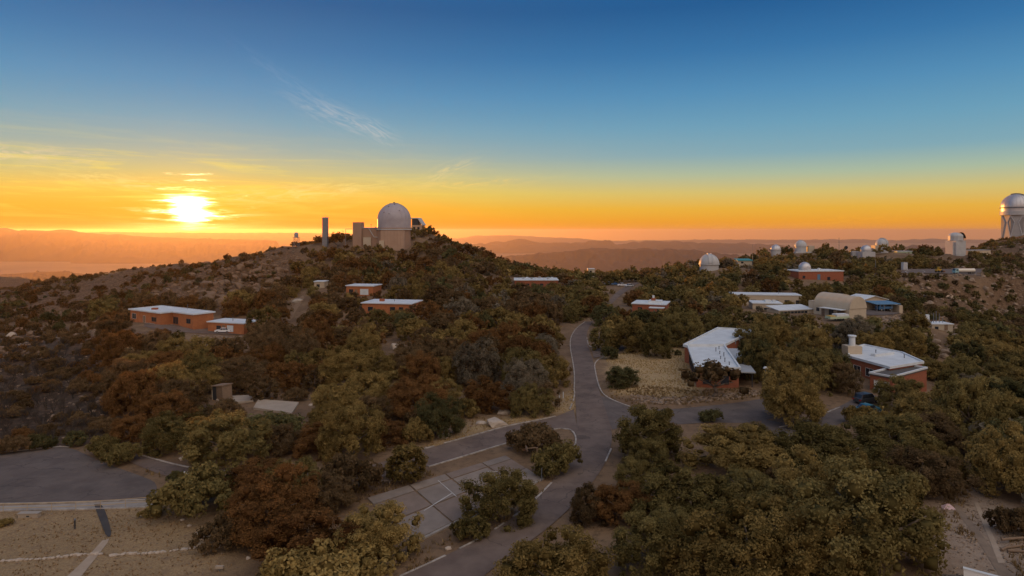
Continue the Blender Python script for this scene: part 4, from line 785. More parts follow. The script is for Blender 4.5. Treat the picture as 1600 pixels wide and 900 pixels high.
def crown_arrays(seed, nl, per, leaf, zc=.72, rz=.55, lr=(.2, .34), low=-.35, g=None, ragged=.25):
    g = g or np.random.default_rng(seed); Vs, Qs, Ts = [], [], []; o = 0
    ph = g.uniform(0, 6.28, 4)
    for i in range(nl):
        u = g.normal(size=3); u /= np.linalg.norm(u)
        while u[2] < low: u = g.normal(size=3); u /= np.linalg.norm(u)
        th = math.atan2(u[1], u[0]); wob = 1 + ragged * (.5 * math.sin(2 * th + ph[0]) + .5 * math.sin(3 * th + ph[1])) * math.sqrt(1 - u[2] ** 2) + ragged * .4 * math.sin(2.3 * u[2] + ph[2])
        r_ = g.uniform(*lr); inner = g.random() < .18
        hn = math.hypot(u[0], u[1]) + 1e-6; uh = u.copy()
        if u[2] < 0 and hn < .88: uh[:2] *= .88 / hn
        c_ = uh * np.array([1 - r_ * .8, 1 - r_ * .8, rz]) * wob * (g.uniform(.35, .7) if inner else g.uniform(.80, 1.10)) + (0, 0, zc)
        k = max(6, int(per * (r_ / .27) ** 2)); ns_ = max(3, k // 10); ps = g.normal(size=(ns_, 3)) + u * .6 + np.array([0, 0, .3]); ps /= np.linalg.norm(ps, axis=1)[:, None]
        wh = g.integers(0, ns_, k); rad = g.uniform(.74, 1.2, ns_); p = ps[wh] + g.normal(size=(k, 3)) * .2; p /= np.linalg.norm(p, axis=1)[:, None]
        pos = c_ + p * r_ * np.array([1, 1, .9]) * (rad[wh] * g.uniform(.86, 1.08, k))[:, None]
        nr = p * .55 + g.normal(size=(k, 3)) * .5 + (0, 0, .25); nr /= np.linalg.norm(nr, axis=1)[:, None]
        a_ = np.cross(nr, g.normal(size=(k, 3))); a_ /= np.linalg.norm(a_, axis=1)[:, None] + 1e-9; b_ = np.cross(nr, a_); s_ = leaf * g.uniform(.6, 1.35, (k, 1))
        q = np.stack([pos - a_ * s_, pos - b_ * s_ * .55, pos + a_ * s_, pos + b_ * s_ * .55], 1)
        Vs.append(q.reshape(-1, 3)); Qs.append(o + np.arange(k * 4).reshape(k, 4)); o += k * 4
        lt = g.uniform(-.05, .62); Ts.append(np.clip(lt + g.uniform(-.05, .4, ns_)[wh] + g.uniform(-.12, .22, k), 0, 1))
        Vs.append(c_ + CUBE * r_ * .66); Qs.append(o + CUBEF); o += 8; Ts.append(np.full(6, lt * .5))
    return np.concatenate(Vs), np.concatenate(Qs), np.concatenate(Ts)
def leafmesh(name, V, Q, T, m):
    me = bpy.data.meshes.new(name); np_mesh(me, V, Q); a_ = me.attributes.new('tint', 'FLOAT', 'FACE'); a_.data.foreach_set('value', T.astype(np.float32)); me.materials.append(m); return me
def trunk_mesh(seed, h=.75, r_=.075, limbs=5):
    g = random.Random(seed); mb = MB(); p = Vector((0, 0, -.25)); r0 = r_ * 1.25
    for i in range(3):
        q = Vector((g.uniform(-.06, .06) * (i + 1), g.uniform(-.06, .06) * (i + 1), -.25 + (h * .6 + .25) * (i + 1) / 3)); mb.tube(p, q, r0, r0 * .82, 7); p = q; r0 *= .82
    for i in range(limbs):
        a = 6.283 * i / limbs + g.uniform(-.4, .4); q = p + Vector((math.cos(a) * .36, math.sin(a) * .36, g.uniform(.18, .34))); mb.tube(p, q, r0 * .62, r0 * .4, 5)
        q2 = q + Vector((math.cos(a + .3) * .28, math.sin(a + .3) * .28, g.uniform(.1, .26))); mb.tube(q, q2, r0 * .4, r0 * .16, 5)
    me = bpy.data.meshes.new('trunk'); me.from_pydata(mb.v, [], mb.f); me.materials.append(bark); me.polygons.foreach_set('use_smooth', [True] * len(me.polygons)); return me
TR = [trunk_mesh(i) for i in range(4)]
def variants(pref, cfgs): return [leafmesh('crown', *crown_arrays(**c), LEAF['olive']) for c in cfgs]
NEAR = variants('n', [dict(seed=10 + i, nl=128, per=470, leaf=.0225, lr=(.10, .24), ragged=.38, zc=.62, rz=.62, low=-.92) for i in range(5)])
MID = variants('m', [dict(seed=30 + i, nl=90, per=150, leaf=.039, lr=(.12, .25), ragged=.28, zc=.62, rz=.62, low=-.92) for i in range(5)])
FAR = variants('f', [dict(seed=50 + i, nl=44, per=44, leaf=.075, lr=(.16, .30), ragged=.26, zc=.61, rz=.6, low=-.85) for i in range(4)])
JUN = [leafmesh('crown', *crown_arrays(seed=70, nl=95, per=110, leaf=.05, zc=.98, rz=.86, lr=(.16, .27), low=-.75, ragged=.12), LEAF['olive'])]
BUSHN = [leafmesh('crown', *crown_arrays(seed=80 + i, nl=64, per=190, leaf=.045, zc=.36, rz=.42, lr=(.14, .28), low=-.2, ragged=.4), LEAF['olive']) for i in range(3)]
SPARSE = [leafmesh('crown', *crown_arrays(seed=90 + i, nl=44, per=42, leaf=.05, zc=.85, rz=.5, lr=(.16, .28), ragged=.5, low=-.5), LEAF['olive']) for i in range(2)]

# things that stay in view: (outline in the photo, distance up to which a tree in front would hide them)
def rc(a, b, c, d): return [(a, b), (c, b), (c, d), (a, d)]
KEEP = [(rc(199, 480, 304, 512), 196), (rc(300, 490, 382, 526), 193), (rc(546, 437, 584, 458), 238), (rc(552, 465, 640, 473), 205), (rc(490, 439, 508, 447), 262), (rc(802, 431, 874, 440), 284), (rc(986, 463, 1042, 484), 224), (rc(944, 424, 992, 446), 330),
        ([(948, 474), (970, 450), (996, 443), (984, 454), (960, 476)], 300), (rc(1140, 458, 1275, 494), 225), (rc(1262, 456, 1350, 498), 216), (rc(1346, 459, 1412, 492), 230), (rc(1454, 502, 1492, 519), 200), (rc(1246, 404, 1320, 438), 300), (rc(1092, 390, 1126, 420), 330),
        (rc(1203, 377, 1268, 397), 420), (rc(1328, 368, 1398, 401), 420), (rc(1474, 360, 1510, 404), 500), (rc(1558, 300, 1640, 371), 760), (rc(538, 318, 645, 383), 338), (rc(640, 334, 662, 356), 385), (rc(452, 358, 540, 383), 342), (rc(1410, 416, 1535, 431), 362), (rc(1403, 407, 1424, 424), 365), (rc(1400, 388, 1428, 399), 425), (rc(1150, 403, 1178, 413), 395),
        ([(1070, 511), (1152, 512), (1148, 545), (1174, 584), (1162, 612), (1088, 606), (1074, 570)], 125), ([(1318, 522), (1350, 538), (1452, 565), (1450, 598), (1372, 612), (1332, 585)], 122), (rc(1338, 608, 1378, 646), 108),
        (OPEN['lawn'], 160), ([(1064, 634), (1200, 622), (1218, 662), (1085, 668)], 110), ([(1228, 668), (1312, 636), (1312, 650), (1232, 690)], 110), ([(598, 778), (668, 748), (800, 706), (840, 706), (838, 742), (720, 828), (642, 852)], 92),
        ([(-80, 706), (108, 696), (250, 752), (250, 790), (330, 812), (345, 850), (400, 910), (-80, 910)], 90), ([(1455, 800), (1500, 778), (1560, 785), (1620, 830), (1640, 910), (1490, 910)], 76),
        ([(662, 704), (740, 668), (870, 640), (890, 615), (897, 655), (900, 672), (800, 692), (668, 732)], 105), ([(640, 905), (760, 840), (835, 790), (880, 742), (896, 706), (900, 640), (895, 560), (890, 528), (916, 503), (928, 503), (918, 540), (936, 612), (957, 690), (935, 740), (880, 800), (800, 850), (760, 905)], 62 * 3),
        (rc(336, 600, 358, 622), 118), ([(355, 622), (466, 628), (455, 648), (380, 634)], 118), ([(210, 710), (300, 730), (375, 742), (375, 758), (300, 752), (215, 724)], 88), ([(445, 505), (462, 468), (486, 453), (474, 480), (460, 506)], 240), (rc(606, 524, 626, 545), 180), (rc(880, 480, 915, 512), 205), (rc(1445, 462, 1505, 478), 275)]
KEEPa = [(np.array(p), y) for p, y in KEEP]
def hides(x, y, z, r, h):
    px, pb = proj(x, y, z); pr = F * r / y * .92; ph = F * h / y
    th = np.linspace(0, 6.283, 13)[:-1]; sx = np.r_[px, px + pr * np.cos(th), px + .55 * pr * np.cos(th)]; sy = np.r_[pb - ph * .52, pb - ph * .52 + ph * .46 * np.sin(th), pb - ph * .52 + .25 * ph * np.sin(th)]
    for p, yk in KEEPa:
        if y < yk and px + pr > p[:, 0].min() and px - pr < p[:, 0].max() and pb > p[:, 1].min() and pb - ph < p[:, 1].max():
            if inpoly(sx, sy, p).any(): return True
    return False
BLD = []
for o in list(bpy.data.objects):
    if o.parent is None and o.get('category') and o.type == 'EMPTY' and o['category'] not in ('court',):
        bpy.context.view_layer.update()
        for ch in o.children:
            if ch.name.startswith(('wall', 'garage_wall', 'drum', 'tower', 'annex', 'shaft', 'wing', 'roof')) and 'railing' not in ch.name:
                pts_ = [o.matrix_world @ Vector(c) for c in ch.bound_box]; q = np.array([(p.x, p.y) for p in pts_]); BLD.append((q[:, 0].min() - 1, q[:, 0].max() + 1, q[:, 1].min() - 1, q[:, 1].max() + 1))
BLDa = np.array(BLD)
ROADw = [(np.array(p), np.min(p, 0), np.max(p, 0)) for p in ROADS]
def blocked(x, y, r):
    k = r * .55
    if ((x > BLDa[:, 0] - k) & (x < BLDa[:, 1] + k) & (y > BLDa[:, 2] - k) & (y < BLDa[:, 3] + k)).any(): return True
    for P, lo, hi in ROADw:
        if lo[0] - r < x < hi[0] + r and lo[1] - r < y < hi[1] + r:
            th = np.linspace(0, 6.283, 9)[:-1]
            if inpoly(np.r_[x, x + r * .8 * np.cos(th)], np.r_[y, y + r * .8 * np.sin(th)], P).any(): return True
    return False
TREES = []   # x, y, z, r, h-scale, kind, tint
def put(px, pb, wpx, kind, tint, hs=1.0):
    p = gp(px, pb); r = wpx / 2 / F * p[1]; TREES.append((p[0], p[1], gzn(p[0], p[1]), r, hs, kind, tint, True))
for a in [(635, 750, 66, 'juniper', 'golden', .86), (784, 812, 112, 'oak', 'olive', .9), (838, 706, 78, 'bush', 'brown', 1.1), (868, 738, 66, 'bush', 'olive', 1.3), (735, 842, 52, 'bush', 'olive', 1.2), (972, 602, 62, 'oak', 'dark green', .62),
          (1058, 555, 15, 'bush', 'dark green', 1.2), (953, 561, 25, 'bush', 'dark green', 1.5), (1116, 622, 96, 'sparse', 'brown', .85), (1232, 660, 104, 'oak', 'golden', 1.15), (1012, 716, 118, 'oak', 'olive', .9), (1152, 738, 150, 'oak', 'golden', .62), (1110, 658, 30, 'bush', 'dark green', 1.2),
          (478, 888, 152, 'oak', 'russet', .8), (585, 876, 128, 'oak', 'golden', .9), (425, 832, 150, 'oak', 'russet', .85), (400, 770, 110, 'oak', 'russet', .6), (540, 768, 86, 'bush', 'brown', 1.3), (520, 925, 150, 'bush', 'golden', 1.0), (310, 800, 110, 'bush', 'olive', 1.2), (355, 852, 80, 'bush', 'brown', 1.2),
          (878, 950, 176, 'oak', 'golden', 1.0), (1012, 892, 122, 'oak', 'olive', .95), (925, 812, 78, 'oak', 'brown', 1.0), (975, 815, 100, 'oak', 'russet', .9), (1060, 812, 150, 'oak', 'olive', .8), (1150, 925, 190, 'oak', 'golden', 1.0), (1345, 888, 250, 'oak', 'olive', .85), (1250, 900, 180, 'oak', 'golden', .95),
          (1285, 742, 150, 'oak', 'olive', .75), (1390, 720, 130, 'oak', 'olive', .8), (1515, 690, 100, 'oak', 'olive', 1.35), (1585, 745, 110, 'oak', 'dark green', 1.1), (1180, 812, 120, 'oak', 'olive', .9), (1440, 770, 110, 'oak', 'brown', .9), (1590, 660, 90, 'oak', 'dark green', 1), (1585, 835, 60, 'bush', 'brown', 1.3),
          (205, 692, 60, 'oak', 'russet', .95), (350, 728, 130, 'oak', 'olive', .85), (270, 700, 100, 'oak', 'olive', .8), (165, 712, 50, 'bush', 'olive', 1.2), (190, 722, 50, 'bush', 'olive', 1.2), (115, 696, 36, 'bush', 'dark green', 1.2), (20, 706, 44, 'bush', 'brown', 1.2), (62, 700, 40, 'bush', 'dark green', 1),
          (275, 750, 24, 'bush', 'dark green', 1.2), (238, 806, 30, 'bush', 'golden', .9), (3, 822, 24, 'bush', 'golden', .9), (526, 388, 32, 'sparse', 'russet', 1.05), (445, 388, 10, 'bush', 'brown', 1.3), (475, 640, 0.1, 'skip', '', 1), (830, 648, 62, 'oak', 'olive', 1.1), (815, 600, 90, 'oak', 'olive', .95), (864, 600, 64, 'oak', 'golden', 1.0),
          (760, 640, 80, 'oak', 'russet', .8), (520, 655, 80, 'oak', 'golden', 1.0), (652, 690, 44, 'bush', 'golden', 1.6), (600, 690, 80, 'oak', 'russet', .6), (500, 706, 90, 'oak', 'russet', .7), (425, 690, 80, 'bush', 'dark green', 1.1),
          (1025, 556, 62, 'oak', 'olive', 1.15), (1065, 540, 70, 'oak', 'olive', 1.1), (985, 548, 70, 'oak', 'golden', 1.0), (945, 548, 48, 'oak', 'olive', 1.1), (1185, 590, 64, 'oak', 'olive', 1.3), (1200, 545, 70, 'oak', 'golden', 1.0), (1270, 570, 70, 'oak', 'golden', 1.1), (1300, 600, 66, 'oak', 'dark green', 1.1),
          (1192, 588, 66, 'oak', 'dark green', 1.25), (1226, 602, 82, 'oak', 'golden', 1.1), (1276, 608, 86, 'oak', 'olive', 1.1), (1316, 614, 58, 'oak', 'brown', 1.1), (1182, 552, 62, 'oak', 'olive', 1.1), (556, 506, 34, 'oak', 'brown', 1.1), (588, 508, 36, 'oak', 'olive', 1.05), (622, 506, 34, 'oak', 'golden', 1.0), (648, 500, 30, 'oak', 'brown', 1.1), (548, 472, 24, 'oak', 'brown', 1.0), (590, 470, 22, 'oak', 'russet', 1.0), (812, 463, 32, 'oak', 'brown', .95), (838, 465, 34, 'oak', 'dark green', .95), (864, 462, 30, 'oak', 'olive', .95), (1000, 503, 32, 'oak', 'olive', .95), (1026, 500, 24, 'oak', 'dark green', .9), (1150, 508, 44, 'oak', 'olive', .95), (1186, 514, 44, 'oak', 'dark green', .9), (1228, 516, 40, 'oak', 'olive', .9), (1262, 513, 36, 'oak', 'golden', .9), (1345, 664, 44, 'bush', 'golden', 1.3), (936, 430, 20, 'oak', 'dark green', 1.0), (905, 436, 30, 'oak', 'dark green', .9), (865, 425, 34, 'oak', 'dark green', .9), (1405, 640, 70, 'oak', 'olive', 1.0)]:
    if a[3] != 'skip': put(*a)
gT = np.random.default_rng(42); grid = {}
def near(x, y, r):
    k = 8
    for i in range(int(x // k) - 1, int(x // k) + 2):
        for j in range(int(y // k) - 1, int(y // k) + 2):
            for (a_, b_, c_) in grid.get((i, j), ()):
                if (a_ - x) ** 2 + (b_ - y) ** 2 < ((r + c_) * .66) ** 2: return True
    return False
def reg(x, y, r): grid.setdefault((int(x // 8), int(y // 8)), []).append((x, y, r))
for t_ in TREES: reg(t_[0], t_[1], t_[3])
SCRUB = ROCKY + [[(-80, 380), (435, 380), (450, 395), (330, 430), (200, 490), (-80, 530)], [(-80, 500), (170, 500), (175, 600), (180, 690), (60, 700), (-80, 705)], [(300, 520), (400, 525), (380, 560), (300, 550)], [(1400, 440), (1520, 436), (1700, 500), (1700, 560), (1440, 510)]]
NOGO = [OPEN['yard'], OPEN['lawn'], OPEN['dirt'], OPEN['verge'], [(955, 615), (1095, 618), (1165, 610), (1200, 622), (1060, 636), (985, 634)]]
ncand = 16000
tt = gT.uniform(-.92, .92, ncand); YY = np.sqrt(gT.uniform(50 ** 2, 470 ** 2, ncand)); XXc = tt * YY; ZZs = smooth_z(XXc, YY)
rr_ = gT.random((ncand, 4))
for x, y, z, q in zip(XXc, YY, ZZs, rr_):
    px, py = proj(x, y, z)
    sc_ = any(inpoly(px, py, p) for p in SCRUB); hill = y > 330
    if any(inpoly(px, py, p) for p in NOGO): continue
    if sc_:
        if q[1] > (.5 if px > 700 else .12 if py < 515 else .75): continue
        r = (.9 + q[0] * 1.5) * (1 if px > 700 else .7); kind = 'bush'; hs = 1.0 + q[2] * .5
    else:
        if q[1] < .10: r = 1.3 + q[0]; kind = 'bush'; hs = 1.3
        else: r = (2.6 + q[0] * 2.7) * (1 if y < 260 else .86); kind = 'oak'; hs = .85 + q[2] * .4
        if y < 95: r *= .85
    if hill and not sc_ and py < 392: r *= .6
    h = r * 1.35 * hs * (.75 if kind == 'bush' else 1)
    if near(x, y, r) or blocked(x, y, r) or hides(x, y, z, r, h): continue
    lft = px < 560  # redder leaf tints on this side stand in for the sun's flare
    u = q[3] if not (px < 220 and py > 510) else q[3] * .7; tint = ('russet' if u < .26 else 'brown' if u < .72 else 'golden' if u < .92 else 'olive') if lft else ('olive' if u < .36 else 'golden' if u < .72 else 'grey' if u < .78 else 'dark green' if u < .88 else 'brown' if u < .95 else 'russet')
    if 560 <= px < 880 and u < .5: tint = 'brown' if u < .2 else 'russet' if u < .34 else 'golden'
    if sc_ : tint = 'brown' if u < (.6 if lft else .4) else ('russet' if lft else 'olive') if u < .8 else 'brown' if lft else 'dark green'
    TREES.append((x, y, gzn(x, y), r, hs, kind, tint, False)); reg(x, y, r)
NS = 9000; sel = np.arange(NS) % 3 > 0
spx = np.where(sel, gT.uniform(1400, 1640, NS), gT.uniform(-40, 430, NS)); sY = np.where(sel, gT.uniform(230, 750, NS), gT.uniform(220, 470, NS)); sX = (spx - CX) / F * sY; sZ = smooth_z(sX, sY)
clump = fbm(sX, sY, 34, 3, 17) + .5 * fbm(sX, sY, 9, 2, 18); su = gT.random((NS, 3))
for i in range(NS):
    x, y, z, px = sX[i], sY[i], sZ[i], spx[i]
    if clump[i] < -.12 + .25 * su[i, 0]: continue
    r = (.6 + 1.9 * su[i, 1] ** 2) * (1.35 if px > 1000 else .95)
    if near(x, y, r * .8) or blocked(x, y, r) or hides(x, y, z, r, r): continue
    TREES.append((x, y, gzn(x, y), r, .8 + su[i, 2] * .8, 'bush', ('brown', 'olive', 'dark green', 'olive')[i % 4] if px > 1000 else ('brown', 'russet', 'brown', 'dark green')[i % 4], False)); reg(x, y, r * .8)
def inview(t_):
    px, pb = proj(*t_[:3]); pr = F * t_[3] / t_[1]; return -pr * .6 < px < 1600 + pr * .6 and pb - 1.3 * pr < 900
# which trees show most: share of the crown not behind nearer crowns, times its size
vis = [t_ for t_ in TREES if inview(t_)]
vis.sort(key=lambda t_: t_[1]); cov = np.zeros((450, 800), bool); score = []
jj, ii = np.mgrid[0:450, 0:800]
hx = GX.ravel()
for t_ in vis:
    px, pb = proj(*t_[:3]); pr = F * t_[3] / t_[1]; ph = pr * 1.35 * t_[4] * (.75 if t_[5] == 'bush' else 1); cx, cy = px / 2, (pb - ph * .5) / 2
    x0, x1, y0, y1 = [int(v) for v in (max(0, cx - pr / 2), min(800, cx + pr / 2 + 1), max(0, cy - ph / 4), min(450, cy + ph / 4 + 1))]
    if x1 <= x0 or y1 <= y0: score.append(0); continue
    el_ = ((ii[y0:y1, x0:x1] - cx) / (pr / 2 + .01)) ** 2 + ((jj[y0:y1, x0:x1] - cy) / (ph / 4 + .01)) ** 2 < 1
    sub = cov[y0:y1, x0:x1]; score.append(int((el_ & ~sub).sum())); sub |= el_
order = sorted(range(len(vis)), key=lambda i: -(score[i] + (1000 if vis[i][7] and score[i] > 2 else 0)))
NB, NO = 0, 0; singles = []
for i in order:
    bush = vis[i][5] == 'bush'
    if bush and NB < 290: NB += 1; singles.append(vis[i])
    elif not bush and NO < 298: NO += 1; singles.append(vis[i])
sid = set(id(t_) for t_ in singles); rest = [t_ for t_ in TREES if id(t_) not in sid and t_[1] > 40]
# landmarks that the descriptions point to
LM = [('L-shaped brick house', 250, 495), ('white sedan garage', 350, 505), ('large hilltop dome', 616, 372), ('column tower', 508, 375), ('white-door brick house', 563, 450), ('low hill house', 600, 475), ('wide lodge', 838, 440), ('parked car cluster', 965, 438),
      ('stepped-roof cottage', 1015, 475), ('long brick hall', 1115, 570), ('dry lawn', 1010, 585), ('road junction', 930, 670), ('cracked ball court', 715, 775), ('asphalt lot', 110, 745), ('stone row', 160, 860), ('dark-roofed garage house', 1390, 575), ('dark parked SUV', 1357, 620), ('barrel-roofed hangar', 1305, 475),
      ('blue carport', 1388, 478), ('terrace workshops', 1200, 476), ('small-dome brick building', 1282, 425), ('pump house', 1472, 512), ('tanker truck lot', 1470, 425), ('giant dome', 1588, 345), ('white telescope tower', 1492, 385), ('lone ribbed dome', 1108, 407), ('far ridge domes', 1365, 385), ('radome tower', 463, 374),
      ('tilted wooden booth', 347, 612), ('square concrete pad', 430, 634), ('pale standing rock', 616, 534), ('roadside boulder', 776, 656), ('eroded dirt track', 1530, 830), ('lower road bench', 600, 884), ('tiny cabin', 499, 443), ('pale dirt bank', 465, 480), ('narrow grove road', 905, 520), ('rock outcrop', 30, 530), ('blue-grey driveway', 1140, 648), ('winding path dome', 1212, 386), ('white wall corner', 1522, 893)]
def relation(px, py, pr):
    best = sorted(((abs(px - a_) + 1.6 * abs(py - b_)), n_, a_, b_) for n_, a_, b_ in LM)[0]; _, n_, a_, b_ = best; dx, dy = px - a_, py - b_
    if abs(dx) > 1.3 * abs(dy): rel = 'sunward of the' if dx < 0 else 'opposite the sun from the'
    else: rel = 'beyond the' if dy < 0 else 'in front of the'
    return rel, n_
ORD = 'first second third fourth fifth sixth seventh eighth ninth tenth eleventh twelfth thirteenth fourteenth fifteenth sixteenth seventeenth eighteenth nineteenth'.split()
_u = ORD[:9]
for _t, _o in (('twenty', 'twentieth'), ('thirty', 'thirtieth'), ('forty', 'fortieth'), ('fifty', 'fiftieth'), ('sixty', 'sixtieth')): ORD += [_o] + [_t + '-' + k for k in _u]
def describe(items):
    """items: (key for the object, px, py, pr, adjective noun) -> one label each, told apart by look, landmark, then order from the sunward end"""
    L = {}
    for k, px, py, pr, look in items: L.setdefault((look,) + relation(px, py, pr), []).append((px, k))
    o = {}
    for (look, rel, n_), v in L.items():
        v.sort(); 
        for i, (_, k) in enumerate(v):
            b_ = f'{look} {rel} {n_}'
            if len(v) > 1:
                b_ += (', sunward one' if i == 0 else ', other one') if len(v) == 2 else f', {ORD[i]} from sunward end'
            o[k] = b_
    return o
def size_word(t_):
    pr = F * t_[3] / t_[1]; return 'big' if pr > 48 else 'broad' if pr > 24 else 'rounded' if pr > 12 else 'small'
NOUN = {'oak': 'oak', 'bush': 'bush', 'juniper': 'cone-shaped juniper', 'sparse': 'open-branched oak'}
labels = describe([(i, *proj(t_[0], t_[1], t_[2] + t_[3] * .6), F * t_[3] / t_[1], f'{size_word(t_)} {t_[6]} {NOUN[t_[5]]}') for i, t_ in enumerate(singles)])
for i, t_ in enumerate(singles):
    x, y, z, r, hs, kind, tint, _ = t_; pr = F * r / y
    me = random.choice(JUN if kind == 'juniper' else SPARSE if kind == 'sparse' else (BUSHN if pr > 8 else FAR) if kind == 'bush' else NEAR if pr > 26 else MID if pr > 13 else FAR)
    o = thing({'oak': 'oak_tree', 'bush': 'bush', 'juniper': 'juniper_tree', 'sparse': 'oak_tree'}[kind], labels[i], 'bush' if kind == 'bush' else 'tree', (x, y, z - .05), random.uniform(0, 6.28), 'bushes on the mountain' if kind == 'bush' else 'oaks on the mountain')
    ax_ = random.uniform(.88, 1.12); o.scale = (r * ax_, r / ax_, r * hs)
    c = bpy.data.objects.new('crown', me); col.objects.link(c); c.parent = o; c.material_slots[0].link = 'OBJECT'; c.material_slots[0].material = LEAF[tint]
    if kind == 'bush':
        if me in FAR: c.location.z = -.32
    if pr > 9 or kind == 'sparse':
        tk = bpy.data.objects.new('trunk', random.choice(TR)); col.objects.link(tk); tk.parent = o
        if kind == 'bush': tk.scale = (.5, .5, .5)
# the remaining woodland, one mass per leaf colour
LOWV = [crown_arrays(seed=200 + i, nl=20, per=15, leaf=.14, lr=(.22, .38), ragged=.25, zc=.64, rz=.6) for i in range(5)]
for tint in LEAF:
    T_ = [t_ for t_ in rest if t_[6] == tint]; Vs, Qs, Ts = [], [], []; o = 0
    for k, t_ in enumerate(T_):
        V, Q, T = LOWV[k % 5]; a = random.uniform(0, 6.28); ca, sa = math.cos(a), math.sin(a); s_ = t_[3]; zz = V[:, 2] - (.32 if t_[5] == 'bush' else 0)
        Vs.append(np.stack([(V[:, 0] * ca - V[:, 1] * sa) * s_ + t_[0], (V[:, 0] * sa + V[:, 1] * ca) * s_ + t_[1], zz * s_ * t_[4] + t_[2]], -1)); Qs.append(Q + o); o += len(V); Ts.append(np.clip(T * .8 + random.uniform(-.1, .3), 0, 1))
    if Vs:
        ob = bpy.data.objects.new('woodland', leafmesh('woodland', np.concatenate(Vs), np.concatenate(Qs), np.concatenate(Ts), LEAF[tint])); col.objects.link(ob); ob['kind'] = 'stuff'

# bare burnt shrubs on the sunward slope
burnt = mat('burnt_wood', (0.045, 0.035, 0.03), (0.09, 0.07, 0.055), 0.95, 3)
def bare_mesh(seed):
    g = random.Random(seed); mb = MB()
    def br(p, d_, l, r, k):
        q = p + d_ * l; mb.tube(p, q, r, r * .6, 3 if k > 1 else 4)
        if k < 4:
            for _ in range(3 if k < 3 else 2): br(q, (d_ + Vector((g.uniform(-.7, .7), g.uniform(-.7, .7), g.uniform(-.2, .45)))).normalized(), l * g.uniform(.55, .85), r * .6, k + 1)
    for i in range(4): br(Vector((g.uniform(-.1, .1), g.uniform(-.1, .1), -.1)), Vector((g.uniform(-.7, .7), g.uniform(-.7, .7), 1)).normalized(), .34, .028, 0)
    me = bpy.data.meshes.new('branches'); me.from_pydata(mb.v, [], mb.f); me.materials.append(burnt); return me
BM = [bare_mesh(i) for i in range(3)]; bare = []
for i in range(900):
    px = gT.uniform(-30, 210); py = gT.uniform(535, 698); p = gp(px, py); r = gT.uniform(1.6, 3.0)
    if len(bare) >= 130 or near(p[0], p[1], r * .6) or blocked(p[0], p[1], r) or hides(p[0], p[1], p[2], r * .7, r): continue
    reg(p[0], p[1], r * .7); bare.append((p[0], p[1], gzn(p[0], p[1]), r, 1, 'bare', '', False))
for px, py, r in ((760, 515, 2.6), (700, 500, 2.4), (1500, 745, 2.4), (1090, 905, 1.6)):
    p = gp(px, py); bare.append((p[0], p[1], gzn(p[0], p[1]), r, 1, 'bare', '', False))
bl_ = describe([(i, *proj(*t_[:3]), 10, ('leafless black' if t_[3] > 2.3 else 'small leafless black') + ' burnt shrub') for i, t_ in enumerate(bare)])
for i, t_ in enumerate(bare):
    o = bpy.data.objects.new('burnt_shrub', BM[i % 3]); col.objects.link(o); o.location = t_[:3]; o.scale = (t_[3],) * 3; o.rotation_euler = (0, 0, random.uniform(0, 6)); tag(o, bl_[i], 'shrub', 'burnt shrubs on the sunward slope')

# dry grass tufts and low weeds
def tufts(name, polys, dens, hgt, m, seed, wid=.05):
    g = np.random.default_rng(seed); Vs = []
    for poly in polys:
        P = np.array(poly); lo, hi = P.min(0), P.max(0); k = int(dens * (hi[0] - lo[0]) * (hi[1] - lo[1])); xy = g.uniform(lo, hi, (k, 2)); xy = xy[inpoly(xy[:, 0], xy[:, 1], poly)]
        dn = fbm(xy[:, 0], xy[:, 1], 5, 4, seed); xy = xy[dn > g.uniform(-.55, .35, len(xy))]
        ok = np.ones(len(xy), bool)
        for Rp, l2, h2 in ROADw: ok &= ~inpoly(xy[:, 0], xy[:, 1], Rp)
        xy = xy[ok]
        if not len(xy): continue
        z = np.array([gzn(*p) for p in xy]); 
        for b_ in range(5):
            a = g.uniform(0, 6.28, len(xy)); h = hgt * g.uniform(.5, 1.3, len(xy)); ln = g.uniform(.2, .8, len(xy)) * h; ox, oy = g.normal(0, hgt * .25, (2, len(xy)))
            x0, y0 = xy[:, 0] + ox, xy[:, 1] + oy; dx, dy = -np.sin(a) * wid, np.cos(a) * wid
            Vs.append(np.stack([np.stack([x0 - dx, y0 - dy, z - .02], -1), np.stack([x0 + dx, y0 + dy, z - .02], -1), np.stack([x0 + np.cos(a) * ln, y0 + np.sin(a) * ln, z + h], -1)], 1))
    V = np.concatenate(Vs); n_ = len(V); me = bpy.data.meshes.new(name); np_mesh(me, V.reshape(-1, 3), np.arange(n_ * 3).reshape(n_, 3))
    a_ = me.attributes.new('tint', 'FLOAT', 'FACE'); a_.data.foreach_set('value', g.random(n_).astype(np.float32)); me.materials.append(m)
    o = bpy.data.objects.new(name, me); col.objects.link(o); o['kind'] = 'stuff'; return o
strawm = leafmat('dry_straw', (0.27, 0.17, 0.075), (0.58, 0.43, 0.20), 0)
weedm = leafmat('brown_weeds', (0.14, 0.085, 0.045), (0.34, 0.24, 0.12), 0)
tufts('dry_grass', [WOPEN['lawn'], WOPEN['verge']], 5.0, .22, strawm, 5); tufts('dry_grass', [WOPEN['yard']], 3.6, .16, leafmat('yard_straw', (0.17, 0.10, 0.055), (0.46, 0.32, 0.18), 0), 9)
